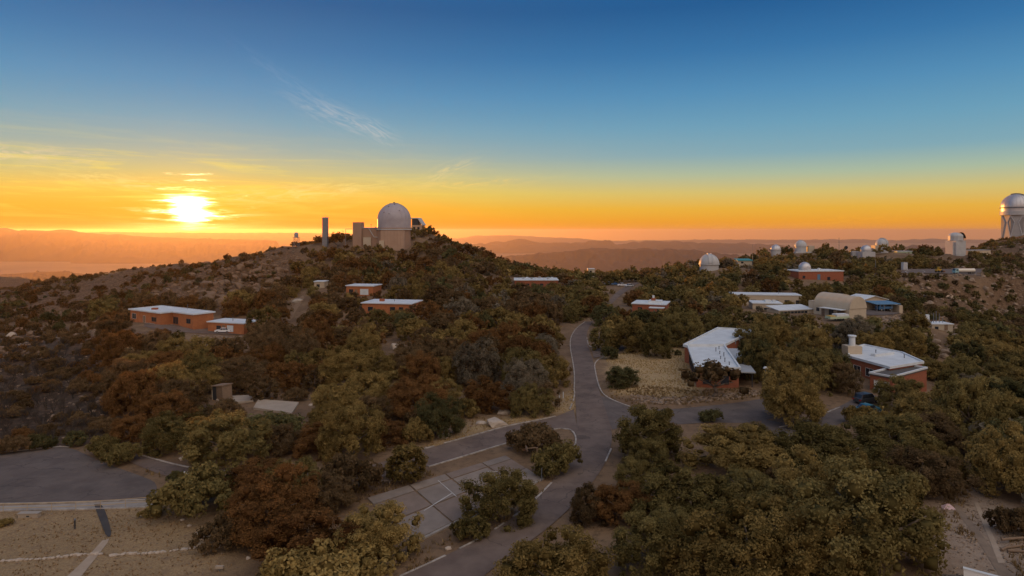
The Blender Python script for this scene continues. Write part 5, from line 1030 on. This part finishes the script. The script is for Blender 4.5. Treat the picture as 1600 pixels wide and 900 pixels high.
BANK = [wpoly([(945, 590), (965, 600), (1090, 610), (1165, 606), (1200, 620), (1060, 634), (985, 632), (955, 622)]), wpoly([(640, 856), (720, 834), (790, 795), (845, 745), (870, 742), (830, 792), (770, 836), (700, 872), (640, 895)]), wpoly([(500, 775), (560, 755), (660, 735), (690, 738), (600, 775), (560, 790)]), wpoly([(430, 650), (520, 690), (640, 700), (760, 655), (680, 640), (560, 650)]), wpoly([(170, 700), (215, 728), (245, 748), (270, 738), (200, 700)]), wpoly([(890, 480), (915, 500), (935, 480), (900, 470)])]
tufts('weeds', BANK + [wpoly([(1445, 800), (1490, 770), (1515, 790), (1540, 850), (1500, 840)]), wpoly([(1560, 790), (1620, 830), (1640, 905), (1590, 905)])], 4.0, .38, weedm, 6, .07)

# ------------------------------------------------------------------ rocks
rockm = mat('granite', (0.33, 0.245, 0.175), (0.19, 0.135, 0.095), 0.9, 0.9, 0.5, bscale=5, detail=8)
rockl = mat('pale_granite', (0.50, 0.42, 0.34), (0.36, 0.29, 0.23), 0.9, 1.2, 0.4, bscale=6)
import bmesh
def rock_mesh(seed, m, sub=2):
    bm = bmesh.new(); bmesh.ops.create_icosphere(bm, subdivisions=sub, radius=1); g = random.Random(seed); off = Vector((g.uniform(0, 50), g.uniform(0, 50), g.uniform(0, 50)))
    cuts = [(Vector((g.gauss(0, 1), g.gauss(0, 1), g.gauss(0, .7))).normalized(), g.uniform(.55, .85)) for _ in range(7)]
    for v in bm.verts:
        p = v.co.copy() * (1 + .35 * mnoise.noise(v.co * 1.1 + off))
        for n_, d_ in cuts:
            e = p.dot(n_) - d_
            if e > 0: p -= n_ * e * .9
        v.co = Vector((p.x, p.y, p.z * .78 + .12)) * (1 + .08 * mnoise.noise(v.co * 4 + off))
    me = bpy.data.meshes.new('rock'); bm.to_mesh(me); bm.free(); me.materials.append(m); return me
brownr = mat('brown_granite', (0.235, 0.155, 0.10), (0.125, 0.08, 0.05), 0.9, 0.9, 0.5, bscale=5, detail=8); RKB = [rock_mesh(40 + i, brownr, 3) for i in range(6)]; RK = [rock_mesh(i, rockm, 3) for i in range(6)]; RKL = [rock_mesh(20 + i, rockl) for i in range(5)]
boulders = []
for i in range(2200):
    s_ = i % 4
    px, py = ((gT.uniform(200, 470), gT.uniform(398, 482)), (gT.uniform(320, 440), gT.uniform(415, 480)), (gT.uniform(1410, 1600), gT.uniform(375, 560)), (gT.uniform(-5, 60), gT.uniform(515, 560)))[s_]
    if s_ < 2 and not inpoly(px, py, [(205, 468), (330, 412), (400, 404), (460, 390), (480, 420), (440, 470), (330, 486), (300, 478)]): continue
    p = gp(px, py); r = gT.uniform(.6, 1.7) * (1.55 if s_ == 1 else 1) * (1.1 if s_ == 2 else 1)
    if p[1] > 740 or near(p[0], p[1], r * .8) or blocked(p[0], p[1], r) or hides(p[0], p[1], p[2], r, r): continue
    if len([b_ for b_ in boulders if b_[4] == s_]) > (110, 90, 90, 26)[s_]: continue
    reg(p[0], p[1], r * .8); boulders.append((p[0], p[1], r, gT.uniform(.7, 1.2), s_))
for px, py, wpx, hs in [(616, 545, 15, 1.5), (776, 664, 36, .6), (694, 684, 20, .7), (787, 646, 22, .7), (752, 662, 16, .6), (340, 626, 8, .8), (572, 651, 10, .9), (584, 655, 9, 1.2), (486, 634, 9, .8), (300, 712, 22, .9), (320, 716, 16, 1), (285, 718, 14, .8), (388, 873, 9, .9), (34, 545, 16, 1.3), (18, 530, 16, 1), (60, 560, 14, 1), (1560, 570, 24, .8), (1575, 588, 20, .8), (1545, 600, 14, .8), (1590, 556, 18, 1), (1585, 610, 14, .7), (1480, 793, 14, .5), (1100, 845, 6, .6), (650, 395, 10, .9), (470, 500, 10, .9), (465, 472, 22, .4)]:
    p = gp(px, py); boulders.append((p[0], p[1], wpx / 2 / F * p[1], hs, 9))
bl_ = describe([(i, *proj(b_[0], b_[1], gz(b_[0], b_[1])), 5, ('pale' if b_[4] == 9 else ('big craggy' if b_[2] > 2.0 else 'craggy' if b_[2] > 1.5 else 'upright' if b_[3] > .95 else 'low' if b_[2] > 1.0 else 'little') + (' tan' if b_[4] == 2 else ' brown')) + ' boulder') for i, b_ in enumerate(boulders)])
for i, b_ in enumerate(boulders):
    o = bpy.data.objects.new('boulder', random.choice(RKL if b_[4] == 9 else RKB if b_[4] in (0, 1, 3) else RK)); col.objects.link(o); o.location = (b_[0], b_[1], gzn(b_[0], b_[1]) + b_[2] * .1); o.scale = (b_[2], b_[2] * random.uniform(.8, 1.1), b_[2] * b_[3]); o.rotation_euler = (random.uniform(-.3, .3), random.uniform(-.3, .3), random.uniform(0, 6.28))
    tag(o, bl_[i], 'boulder', 'boulders on the slopes')
P = resample(chaikin([gp(*p)[:2] for p in ((-12, 879), (40, 875), (80, 873), (120, 868), (157, 866))], 1), 26); P2_ = resample(chaikin([gp(*p)[:2] for p in ((173, 869), (200, 866), (240, 865), (280, 860), (303, 857))], 1), 22)
for part_, pp in (('between frame edge and footpath', P), ('between footpath and russet oaks', P2_)):
    for k, p in enumerate(pp):
        o = bpy.data.objects.new('border_stone', random.choice(RKL)); col.objects.link(o); s_ = random.uniform(.12, .27); o.location = (p[0] + random.uniform(-.08, .08), p[1] + random.uniform(-.08, .08), gzn(*p) + .05); o.scale = (s_ * random.uniform(1, 1.5), s_, s_ * .8); o.rotation_euler = (0, 0, random.uniform(-.4, .4) + (0 if k % 3 else .6))
        tag(o, f'{ORD[k]} pale stone, counted from the sunward end, in the row {part_}', 'stone', 'border stones ' + part_)
gstones = [(308, 835, .3), (318, 841, .35), (344, 855, .2), (296, 822, .2), (285, 813, .22), (700, 858, .3), (645, 858, .25), (1515, 900, .2)]
gl_ = describe([(i, a_, b_, 4, 'loose pale stone') for i, (a_, b_, _) in enumerate(gstones)])
for i, (px, py, s_) in enumerate(gstones):
    p = gp(px, py); o = bpy.data.objects.new('loose_stone', RKL[i % 5]); col.objects.link(o); o.location = (p[0], p[1], gzn(p[0], p[1]) + .04); o.scale = (s_ * 1.3, s_, s_ * .8); tag(o, gl_[i], 'stone', 'loose stones in the yard')
# rubble of the bank below the hall and small stones everywhere: uncountable
g = np.random.default_rng(77); Vs, Qs, o_ = [], [], 0
def rubble(poly_px, k, s0, s1):
    global o_
    poly = wpoly(poly_px); P = np.array(poly); lo, hi = P.min(0), P.max(0); xy = g.uniform(lo, hi, (k, 2)); xy = xy[inpoly(xy[:, 0], xy[:, 1], poly)]
    for x, y in xy:
        if blocked(x, y, .1): continue
        s_ = g.uniform(s0, s1); Vs.append(CUBE * s_ * g.uniform(.6, 1.3, (8, 1)) * np.array([1.2, 1, .8]) + (x, y, gzn(x, y) + s_ * .2)); Qs.append(CUBEF + o_); o_ += 8
rubble([(985, 618), (1060, 622), (1130, 618), (1180, 610), (1195, 618), (1060, 633), (990, 632)], 900, .15, .45)
rubble([(300, 524), (400, 528), (385, 560), (310, 555)], 900, .2, .7); rubble([(0, 500), (200, 470), (190, 560), (160, 690), (0, 700)], 2600, .1, .5); rubble([(1400, 440), (1600, 430), (1640, 560), (1440, 510)], 4000, .3, 1.0)
rubble([(200, 468), (330, 405), (460, 388), (470, 430), (420, 475), (320, 485)], 4000, .3, 1.0); rubble(OPEN['dirt'], 1400, .05, .16); rubble(OPEN['yard'], 700, .04, .1); rubble(OPEN['verge'], 260, .06, .25); rubble([(1350, 498), (1412, 494), (1445, 515), (1430, 522), (1380, 508)], 500, .2, .8)
me = bpy.data.meshes.new('rubble'); np_mesh(me, np.concatenate(Vs), np.concatenate(Qs)); me.materials.append(rockm); ob = bpy.data.objects.new('rubble', me); col.objects.link(ob); ob['kind'] = 'stuff'

# ------------------------------------------------------------------ vehicles
def paint(name, c): return mat(name, c, None, 0.28, spec=0.5)
tyre = mat('tyre_rubber', (0.02, 0.02, 0.02), None, 0.9); hub = mat('wheel_rim', (0.5, 0.5, 0.5), None, 0.35, metal=0.8); lampw = mat('headlight_glass', (0.75, 0.75, 0.75), None, 0.15); lampr = mat('tail_light', (0.4, 0.02, 0.02), None, 0.2)
def car(name, label, cat, loc, rz, pm, suv=False, group=None, L=4.6, W=1.8):
    o = thing(name, label, cat, loc, rz, group); H = 1.72 if suv else 1.46; hb = 1.02 if suv else .92
    lower = [(-L / 2, .32), (-L / 2, .62), (-L / 2 + .12, hb - .12), (-L / 2 + .9, hb), (L / 2 - .75 if not suv else L / 2 - .25, hb + .02), (L / 2 - .05, hb - .06), (L / 2, .55), (L / 2 - .06, .3)]
    def loft(pr, half, inset, nm, m, par):
        n_ = len(pr); mb = MB(); S = [(-half, inset), (-half * .86, 0), (half * .86, 0), (half, inset)]
        cx_ = sum(p[0] for p in pr) / n_; cz = sum(p[1] for p in pr) / n_; V_ = []
        for yy, ins in S:
            k = 1 - ins; V_ += [(cx_ + (x - cx_) * k, yy, cz + (z - cz) * k) for x, z in pr]
        F_ = [(a * n_ + i, a * n_ + (i + 1) % n_, (a + 1) * n_ + (i + 1) % n_, (a + 1) * n_ + i) for a in range(3) for i in range(n_)] + [tuple(range(n_))[::-1], tuple(range(3 * n_, 4 * n_))]
        b_ = mb.add(V_, F_).build(nm, m, par, True); return b_
    loft(lower, W / 2, .05, 'body', pm, o)
    r0, r1 = (-L / 2 + 1.15, -L / 2 + 1.75); e1, e0 = ((L / 2 - .55, L / 2 - .25) if suv else (L / 2 - 1.45, L / 2 - .7))
    gl = [(r0, hb - .01), (r1, H - .06), (e1, H - .06), (e0, hb - .01)]; loft(gl, W / 2 - .1, .06, 'window_glass', glass, o)
    rf = [(r1 - .06, H - .1), (r1 + .12, H), (e1 - .1, H), (e1 + .05, H - .1)]; loft(rf, W / 2 - .14, .08, 'roof', pm, o)
    for s_ in (-1, 1):
        mb = MB(); xm = (r1 + e1) / 2; y = s_ * (W / 2 - .13)
        for x in ((r0 + r1) / 2 * 0 + r1 + .02, xm, e1 - .02): mb.box(x - .05, x + .05, y - .03, y + .03, hb, H - .05)
        mb.build('pillar', pm, o)
        MB().box(r0 + .25, r0 + .45, s_ * (W / 2) - .1, s_ * (W / 2) + .12, hb, hb + .16).build('mirror', pm, o)
        MB().box(-L / 2 - .02, -L / 2 + .2, s_ * W * .36 - .2, s_ * W * .36 + .2, .6, .76).build('headlight', lampw, o); MB().box(L / 2 - .12, L / 2 + .02, s_ * W * .38 - .16, s_ * W * .38 + .16, .66, .86).build('tail_light', lampr, o)
        for x in (-L / 2 + .85, L / 2 - .9):
            wh = MB().tube((x, s_ * (W / 2 - .2), .33), (x, s_ * (W / 2 + .02), .33), .33, n=16).build('wheel', tyre, o); MB().tube((x, s_ * (W / 2 - .1), .33), (x, s_ * (W / 2 + .035), .33), .2, n=10).build('rim', hub, wh)
    return o
def ground_at(px, py): p = gp(px, py); return (p[0], p[1], gzn(p[0], p[1]))
p = pt(349, 521.5, 190); car('parked_car', 'white parked sedan on the drive before the orange brick garage', 'car', (p[0], p[1], gzn(p[0], p[1]) + .2), R(4), paint('white_car_paint', (.8, .8, .82)))
p = ground_at(1354, 630); car('parked_car', 'dark grey SUV parked in front of the white garage door', 'car', (p[0], p[1], p[2] + .1), R(200), paint('dark_car_paint', (.05, .055, .065)), True)
p = ground_at(1356, 646); car('parked_car', 'teal blue car mostly hidden by oak foliage next to the SUV', 'car', (p[0], p[1], p[2] + .1), R(196), paint('teal_car_paint', (.03, .13, .18)))
pk = [((972, 437, 322), 0, 'white', 'white car parked at the front of the upper road end'), ((983, 439.5, 318), 0, 'silver', 'silver car parked at the very front of the cluster of cars'), ((961, 433, 327), 0, 'blue', 'blue car parked behind the white cars at the upper road end'), ((950, 431.5, 330), 0, 'silver2', 'pale van parked beside the hut at the upper road end')]
PC = {'white': (.8, .8, .8), 'silver': (.55, .57, .6), 'blue': (.06, .14, .3), 'silver2': (.66, .66, .64)}
for a_, rz, c_, lb in pk:
    p = pt(*a_); z = gzn(p[0], p[1]); car('parked_car', lb, 'van' if 'van' in lb else 'car', (p[0], p[1], z + .1), R(15 + random.uniform(-8, 8)), paint(c_ + '_car_paint', PC[c_]), 'van' in lb, 'cars parked at the upper road end')
# blue pickup in the carport, tanker lorry, loader and trailer
def truck(name, label, cat, loc, rz, cabm, tank=None, L=7.5, group=None):
    o = thing(name, label, cat, loc, rz, group)
    MB().add([(-L / 2, -1.1, .6), (-L / 2 + 1.9, -1.1, .6), (-L / 2 + 1.9, -1.1, 2.6), (-L / 2 + .5, -1.1, 2.6), (-L / 2 + .05, -1.1, 1.6), (-L / 2, 1.1, .6), (-L / 2 + 1.9, 1.1, .6), (-L / 2 + 1.9, 1.1, 2.6), (-L / 2 + .5, 1.1, 2.6), (-L / 2 + .05, 1.1, 1.6)], [(0, 1, 2, 3, 4), (9, 8, 7, 6, 5), (0, 5, 6, 1), (1, 6, 7, 2), (2, 7, 8, 3), (3, 8, 9, 4), (4, 9, 5, 0)]).build('cab', cabm, o)
    MB().add([(-L / 2 + .07, -.95, 1.66), (-L / 2 + .45, -.95, 2.5), (-L / 2 + .45, .95, 2.5), (-L / 2 + .07, .95, 1.66)], [(0, 3, 2, 1)]).build('windscreen', glass, o).location = (-.04, 0, .01)
    for s_ in (-1, 1): MB().box(-L / 2 + .7, -L / 2 + 1.6, s_ * 1.12 - .02, s_ * 1.12 + .02, 1.6, 2.35).build('side_window', glass, o)
    MB().box(-L / 2 + 1.0, L / 2, -.9, .9, .6, .85).build('chassis', darkm, o)
    if tank: MB().tube((-L / 2 + 2.1, 0, 1.75), (L / 2, 0, 1.75), 1.0, n=18).build('tank', tank, o, True); MB().box(-L / 2 + 2.6, L / 2 - .5, -.25, .25, 2.7, 2.9).build('tank_walkway', rust, o)
    else:
        MB().box(-L / 2 + 1.95, L / 2, -1.1, 1.1, .86, 1.05).build('bed_floor', cabm, o)
        for s_ in (-1, 1): MB().box(-L / 2 + 1.95, L / 2, s_ * 1.05 - .05, s_ * 1.05 + .05, 1.05, 1.6).build('bed_side', cabm, o)
    for x in (-L / 2 + 1, L / 2 - 1.0, L / 2 - 2.1 if L > 6 else L / 2 - 1.05):
        for s_ in (-1, 1):
            wh = MB().tube((x, s_ * .8, .48), (x, s_ * 1.1, .48), .48, n=14).build('wheel', tyre, o); MB().tube((x, s_ * .9, .48), (x, s_ * 1.12, .48), .25, n=8).build('rim', hub, wh)
    return o
p = pt(1506, 429.5, 331); truck('tanker_truck', 'tanker truck with pale tank parked along the edge of the upper lot', 'truck', (p[0], p[1], gzn(p[0], p[1]) + .3), R(3), paint('teal_cab_paint', (.25, .45, .5)), paint('cream_tank_paint', (.7, .66, .58)), 11.0)
p = pt(1381, 488, 231.5); truck('pickup_truck', 'blue pickup truck parked under the blue carport roof', 'truck', (p[0], p[1], gzn(p[0], p[1]) + .25), R(8), paint('blue_truck_paint', (.04, .12, .24)), None, 5.4)
p = pt(1467, 425, 342); ld = thing('wheel_loader', 'small yellow wheel loader parked at the rear of the upper lot', 'loader', (p[0], p[1], gzn(p[0], p[1]) + .3), R(10))
yel = paint('yellow_machine_paint', (.55, .32, .04)); MB().box(-1.6, .2, -.8, .8, .8, 1.7).build('engine_hood', yel, ld); MB().box(-.3, .9, -.7, .7, 1.2, 2.9).build('cab', yel, ld); MB().box(-.25, .85, -.72, .72, 1.9, 2.7).build('cab_window', glass, ld); MB().tube((.8, 0, 1.2), (2.4, 0, .7), .15, n=6).build('boom', yel, ld); MB().box(2.3, 3.0, -.9, .9, .15, .9).build('bucket', rust, ld)
for x in (-1, .9):
    for s_ in (-1, 1): MB().tube((x, s_ * .7, .6), (x, s_ * 1.05, .6), .6, n=14).build('wheel', tyre, ld)
p = pt(1308, 501, 207); tb = thing('trailer', 'flat pale yellow-green trailer with cream cover before the hangar', 'trailer', (p[0], p[1], p[2]), R(12))
MB().box(-3.5, 3.6, -1.3, 1.3, .75, 1.5).build('bed', greenw, tb); MB().prism([(-1.0, -1.2), (3.4, -1.2), (3.4, 1.2), (-1.0, 1.2)], 1.5, 2.2).build('cover', roofw, tb); MB().box(-5, -3.5, -.1, .1, .7, .85).build('tow_bar', darkm, tb); MB().box(-3.2, -1.2, -1.0, 1.0, 1.5, 1.75).build('load', yel, tb)
for s_ in (-1, 1):
    for x in (.3, 1.3): MB().tube((x, s_ * 1.05, .42), (x, s_ * 1.32, .42), .42, n=12).build('wheel', tyre, tb)

# ------------------------------------------------------------------ small things
p = pt(1413, 424, 365); bx = thing('equipment_box', 'tall white equipment cabinet standing alone on the edge of the upper lot', 'cabinet', (p[0], p[1], gzn(p[0], p[1])), R(5)); MB().box(-1.2, 1.2, -1, 1, -1, 4.3).build('cabinet', roofw, bx); MB().box(-1.3, 1.3, -1.1, 1.1, 4.3, 4.5).build('lid', roofg, bx); MB().box(-.9, .9, -1.04, -1.0, .3, 3.9).build('door_leaf', domew, bx)
p = pt(1389, 419, 375); s2, _w = boxhouse('low_store', 'low cream store roof showing between oaks before the upper lot', 'shed', (1384, 420, 372), (1397, 420, 372), 4, 1.8, cream, cream, .2, .25)
kerbring = [tuple(gp(1430 + 15 * math.cos(a), 425.5 + 3.2 * math.sin(a))[:2]) for a in np.linspace(.6, 6.4, 26)]
kerb(None, .5, .35, conc, world=kerbring, seg=2)
def mast(label, px, pb, Y, h, r=.09, arms=(), name='mast', cat='mast'):
    p = pt(px, pb, Y); o = thing(name, label, cat, p); MB().tube((0, 0, -3), (0, 0, h), r * 1.3, r * .7, 6).build('pole', steel if name != 'utility_pole' else wood, o)
    for z, l_ in arms: MB().tube((-l_, 0, z), (l_, 0, z), r * .7, n=5).build('crossarm', steel, o)
    return o
mast('thin antenna mast rising from the far ridge beside the ridge trees', 1311, 398, 430, 11.5, .16, ((8.5, .7), (6.5, .6))); ms = mast('short mast with a round dish on the far ridge', 1321.5, 400, 430, 5.5, .14)
MB().tube((0, -.3, 5.5), (0, .1, 5.7), 1.3, n=14).build('dish', darkm, ms)
mast('tall bare mast above the teal roofed ridge hut', 1176, 412, 398, 12.0, .14); mast('slender pale mast alone in front of the hazy mountains', 1037, 425, 345, 9.0, .08)
mast('dark pole beside the white roofed hut near the parked cars', 919, 434, 334, 9.5, .13, name='utility_pole', cat='pole'); mast('orange tipped marker pole among oaks above the workshops', 1368, 420, 345, 5.0, .13, name='marker_pole', cat='pole')
mast('thin pole rising from trees below the garage house', 560, 440, 262, 6.5, .07, name='utility_pole', cat='pole'); mast('thin pole standing before the lodge roof', 856, 450, 280, 4.6, .07, name='utility_pole', cat='pole')
p = ground_at(1196, 612); lp_ = thing('lamp_post', 'slim lamp post with a white head beside the brick hall porch', 'lamp', p); MB().tube((0, 0, -.5), (0, 0, 4.2), .06, n=6).build('pole', steel, lp_); MB().lathe([(.05, 4.2), (.42, 4.3), (.3, 4.55), (.02, 4.65)], 12).build('lamp_shade', roofw, lp_)
# wooden booth and concrete pads
p = ground_at(347, 624); bt = thing('wooden_booth', 'tilted wooden booth with an open dark front among the oaks', 'booth', p, R(-28)); bt.rotation_euler[1] = R(-5)
MB().box(-.1, 1.5, -1, 1, -.3, 2.5).build('side_wall', wood, bt); MB().box(-1.2, -.1, -.95, .95, -.3, 2.45).build('opening', darkm, bt); MB().prism([(-1.4, -1.15), (1.65, -1.15), (1.65, 1.15), (-1.4, 1.15)], [2.46, 2.56, 2.56, 2.46], [2.6, 2.75, 2.75, 2.6]).build('roof', wood, bt)
for y in (-1, 1): MB().tube((-1.25, y, -.3), (-1.25, y, 2.45), .06, n=5).build('post', cream, bt)
padm = mat('pale_concrete', (.40, .33, .26), (.33, .27, .21), .9, .7, .1)
p = ground_at(440, 640)
for nm, q, lb in (('concrete_pad', [(404, 627), (467, 631), (456, 648), (396, 640)], 'pale square concrete pad on a bare bank beside the russet oaks'), ('concrete_pad', [(355, 622), (392, 620), (396, 628), (362, 632)], 'small concrete pad under the tilted wooden booth')):
    W_ = wpoly(q); c_ = np.mean(np.array(W_), 0); o = MB().prism([tuple(np.array(a_) - c_) for a_ in W_], -1.5, .35).build(nm, padm); o.location = (c_[0], c_[1], gzn(*c_)); tag(o, lb, 'pad')
# yard furniture: railing, bollard, low block, benches, marker
rl = thing('pipe_railing', 'double pale pipe railing running along the walkway edge of the yard', 'railing', (*gp(150, 799)[:2], 0)); rb = np.array(rl.location[:2])
rp = resample(chaikin([gp(*p)[:2] for p in ((-70, 803), (60, 801), (160, 797), (235, 791), (258, 790), (285, 797), (312, 808))], 1), 34); 
for zz in (.55, 1.0):
    mb = MB()
    for a_, b_ in zip(rp[:-1], rp[1:]): mb.tube((*(a_ - rb), gzn(*a_) + zz), (*(b_ - rb), gzn(*b_) + zz), .03, n=5)
    mb.build('rail', mat('ochre_pipe', (.42, .30, .16), None, .6), rl)
for a_ in rp[::3]: MB().tube((*(a_ - rb), -.2), (*(a_ - rb), gzn(*a_) + 1.0), .025, n=5).build('post', mat('ochre_pipe', (0, 0, 0)), rl)
p = ground_at(117, 826); o = thing('bollard', 'short dark bollard post standing in the dry yard', 'bollard', p); MB().tube((0, 0, -.2), (0, 0, .85), .08, n=8).build('post', darkm, o); MB().tube((0, 0, .85), (0, 0, .98), .1, n=8).build('cap', steel, o)
p = ground_at(46, 808); o = thing('concrete_planter', 'long low concrete block with slots under the railing', 'planter', p, R(2)); MB().box(-1.0, 1.0, -.25, .25, -.1, .42).build('block', padm, o); MB().box(-.15, .15, -.27, -.24, .12, .25).build('slot', darkm, o); MB().box(-1.05, 1.05, -.3, .3, .42, .5).build('coping', conc, o)
def bench(label, px, py, rz, L=2.2):
    p = ground_at(px, py); o = thing('bench', label, 'bench', p, rz, 'benches around the ball court')
    for y in (-.16, .0, .16): MB().box(-L / 2, L / 2, y - .07, y + .07, .42, .47).build('seat_plank', wood, o)
    for x in (-L * .36, L * .36): MB().box(x - .08, x + .08, -.2, .2, -.15, .415).build('leg', conc, o)
bench('backless bench by the road below the russet oaks', 600, 889, R(22)); bench('backless bench under bushes at the court end', 535, 775, R(14)); bench('backless bench beside the cone-shaped juniper', 598, 757, R(12))
p = ground_at(290, 752); o = thing('marker_post', 'short white marker post by the bend of the lower road', 'post', p); MB().tube((0, 0, -.1), (0, 0, .8), .05, n=6).build('post', steel, o); MB().box(-.22, .3, -.05, .05, .75, 1.15).build('plate', roofw, o)
for lb, px, py in (('small white sign plate on the stone row', 312, 858), ('small white marker on the yard edge by the rusty oaks', 343, 893)):
    p = ground_at(px, py); o = thing('marker_post', lb, 'post', p); MB().tube((0, 0, -.1), (0, 0, .35), .04, n=5).build('post', steel, o); MB().box(-.35, .35, -.12, .12, .3, .5).build('plate', padm, o)
p = ground_at(877, 622); o = thing('marker_post', 'pale double marker post on the verge under the roadside oaks', 'post', p)
for x in (-.35, .35): MB().tube((x, 0, -.1), (x, 0, 1.1), .07, n=6).build('post', roofw, o)
# court poles, hoop and fence
p = cq(.44, .98); o = thing('net_pole', 'thin steel net pole standing at the court edge', 'pole', (*p, .1)); MB().tube((0, 0, -.2), (0, 0, 2.7), .05, n=6).build('pole', steel, o); MB().box(-.1, .1, -.1, .1, 0, .12).build('foot', darkm, o)
p = gp(839, 742); o = thing('basketball_post', 'weathered hoop post with cross arm at the court corner', 'hoop post', (*p[:2], gzn(*p[:2])), R(14)); MB().tube((0, 0, -.2), (0, 0, 3.4), .06, n=6).build('pole', wood, o); MB().tube((-1.3, 0, 3.35), (.1, 0, 3.35), .05, n=5).build('arm', wood, o); MB().box(-1.36, -1.3, -.4, .4, 3.1, 3.6).build('backboard', wood, o); MB().lathe([(.22, 3.2), (.24, 3.2), (.24, 3.23), (.22, 3.23), (.22, 3.2)], 14, (-1.62, 0)).build('ring', rust, o)
def fence(label, pps, h=1.5):
    W_ = [gp(*q)[:2] for q in pps]; c_ = W_[0]; o = thing('wire_fence', label, 'fence', (*c_, 0)); P = resample(W_, 6)
    for a_ in P: MB().tube((*(a_ - c_), gzn(*a_) - .3), (*(a_ - c_), gzn(*a_) + h), .035, n=5).build('post', steel, o)
    mb = MB()
    for a_, b_ in zip(P[:-1], P[1:]):
        for z in (.05, h): mb.tube((*(a_ - c_), gzn(*a_) + z), (*(b_ - c_), gzn(*b_) + z), .022, n=4)
        for k in range(9):
            f = k / 9; q0 = a_ + (b_ - a_) * f; q1 = a_ + (b_ - a_) * min(1, f + .25); q2 = a_ + (b_ - a_) * max(0, f - .25)
            mb.tube((*(q0 - c_), gzn(*q0) + .05), (*(q1 - c_), gzn(*q1) + h), .008, n=3).tube((*(q0 - c_), gzn(*q0) + .05), (*(q2 - c_), gzn(*q2) + h), .008, n=3)
    mb.build('wire_mesh', steel, o)
fence('slack wire fence climbing from the court to the road junction', [(846, 752), (858, 735), (873, 716)]); fence('low wire fence between the court edge and the curving road', [(720, 838), (745, 822), (770, 808)], 1.2)
# white wall corner at the frame foot, logs, tarp
p = gp(1506, 915); wc = thing('white_wall', 'bright white wall corner rising at the frame foot beside the dirt track', 'wall', (p[0], p[1], 0), R(-38)); MB().box(0, 6, -.25, 0, -1, 1.5).build('wall', mat('plain_white_wall', (.8, .82, .84), (.74, .75, .77), .7, .5), wc); MB().box(-.05, 6.05, -.3, .05, 1.5, 1.6).build('coping', roofw, wc)
MB().tube((-.05, -.1, .9), (-1.6, .5, .15), .05, n=6).build('brace', steel, wc)
ll = ['pale split log on top of the stack beside the dirt track', 'long pale split log lying along the stack foot', 'short split log rolled off the stack', 'greyish log half buried in weeds by the stack']
for i, (px, py, a, z) in enumerate([(1582, 848, 8, .3), (1588, 856, 12, .05), (1572, 858, 30, .05), (1596, 864, -6, .05)]):
    p = ground_at(px, py); o = MB().tube((-1.2 + .3 * (i == 2), 0, .1), (1.2, 0, .12), .13, .1, 8).build('split_log', wood); o.location = (p[0], p[1], p[2] + z); o.rotation_euler = (0, 0, R(a)); tag(o, ll[i], 'log', 'split logs by the dirt track')
p = ground_at(1480, 794); o = MB().add([(-.7, -.4, 0), (.6, -.5, .05), (.8, .3, .1), (-.4, .5, .05), (0, 0, .5), (.3, .1, .42)], [(0, 1, 5, 4), (1, 2, 5), (2, 3, 4, 5), (3, 0, 4)]).build('tarpaulin', mat('pink_tarp', (.6, .42, .42), None, .6)); o.location = p; tag(o, 'crumpled pinkish tarpaulin lying at the end of the dirt track', 'tarpaulin')
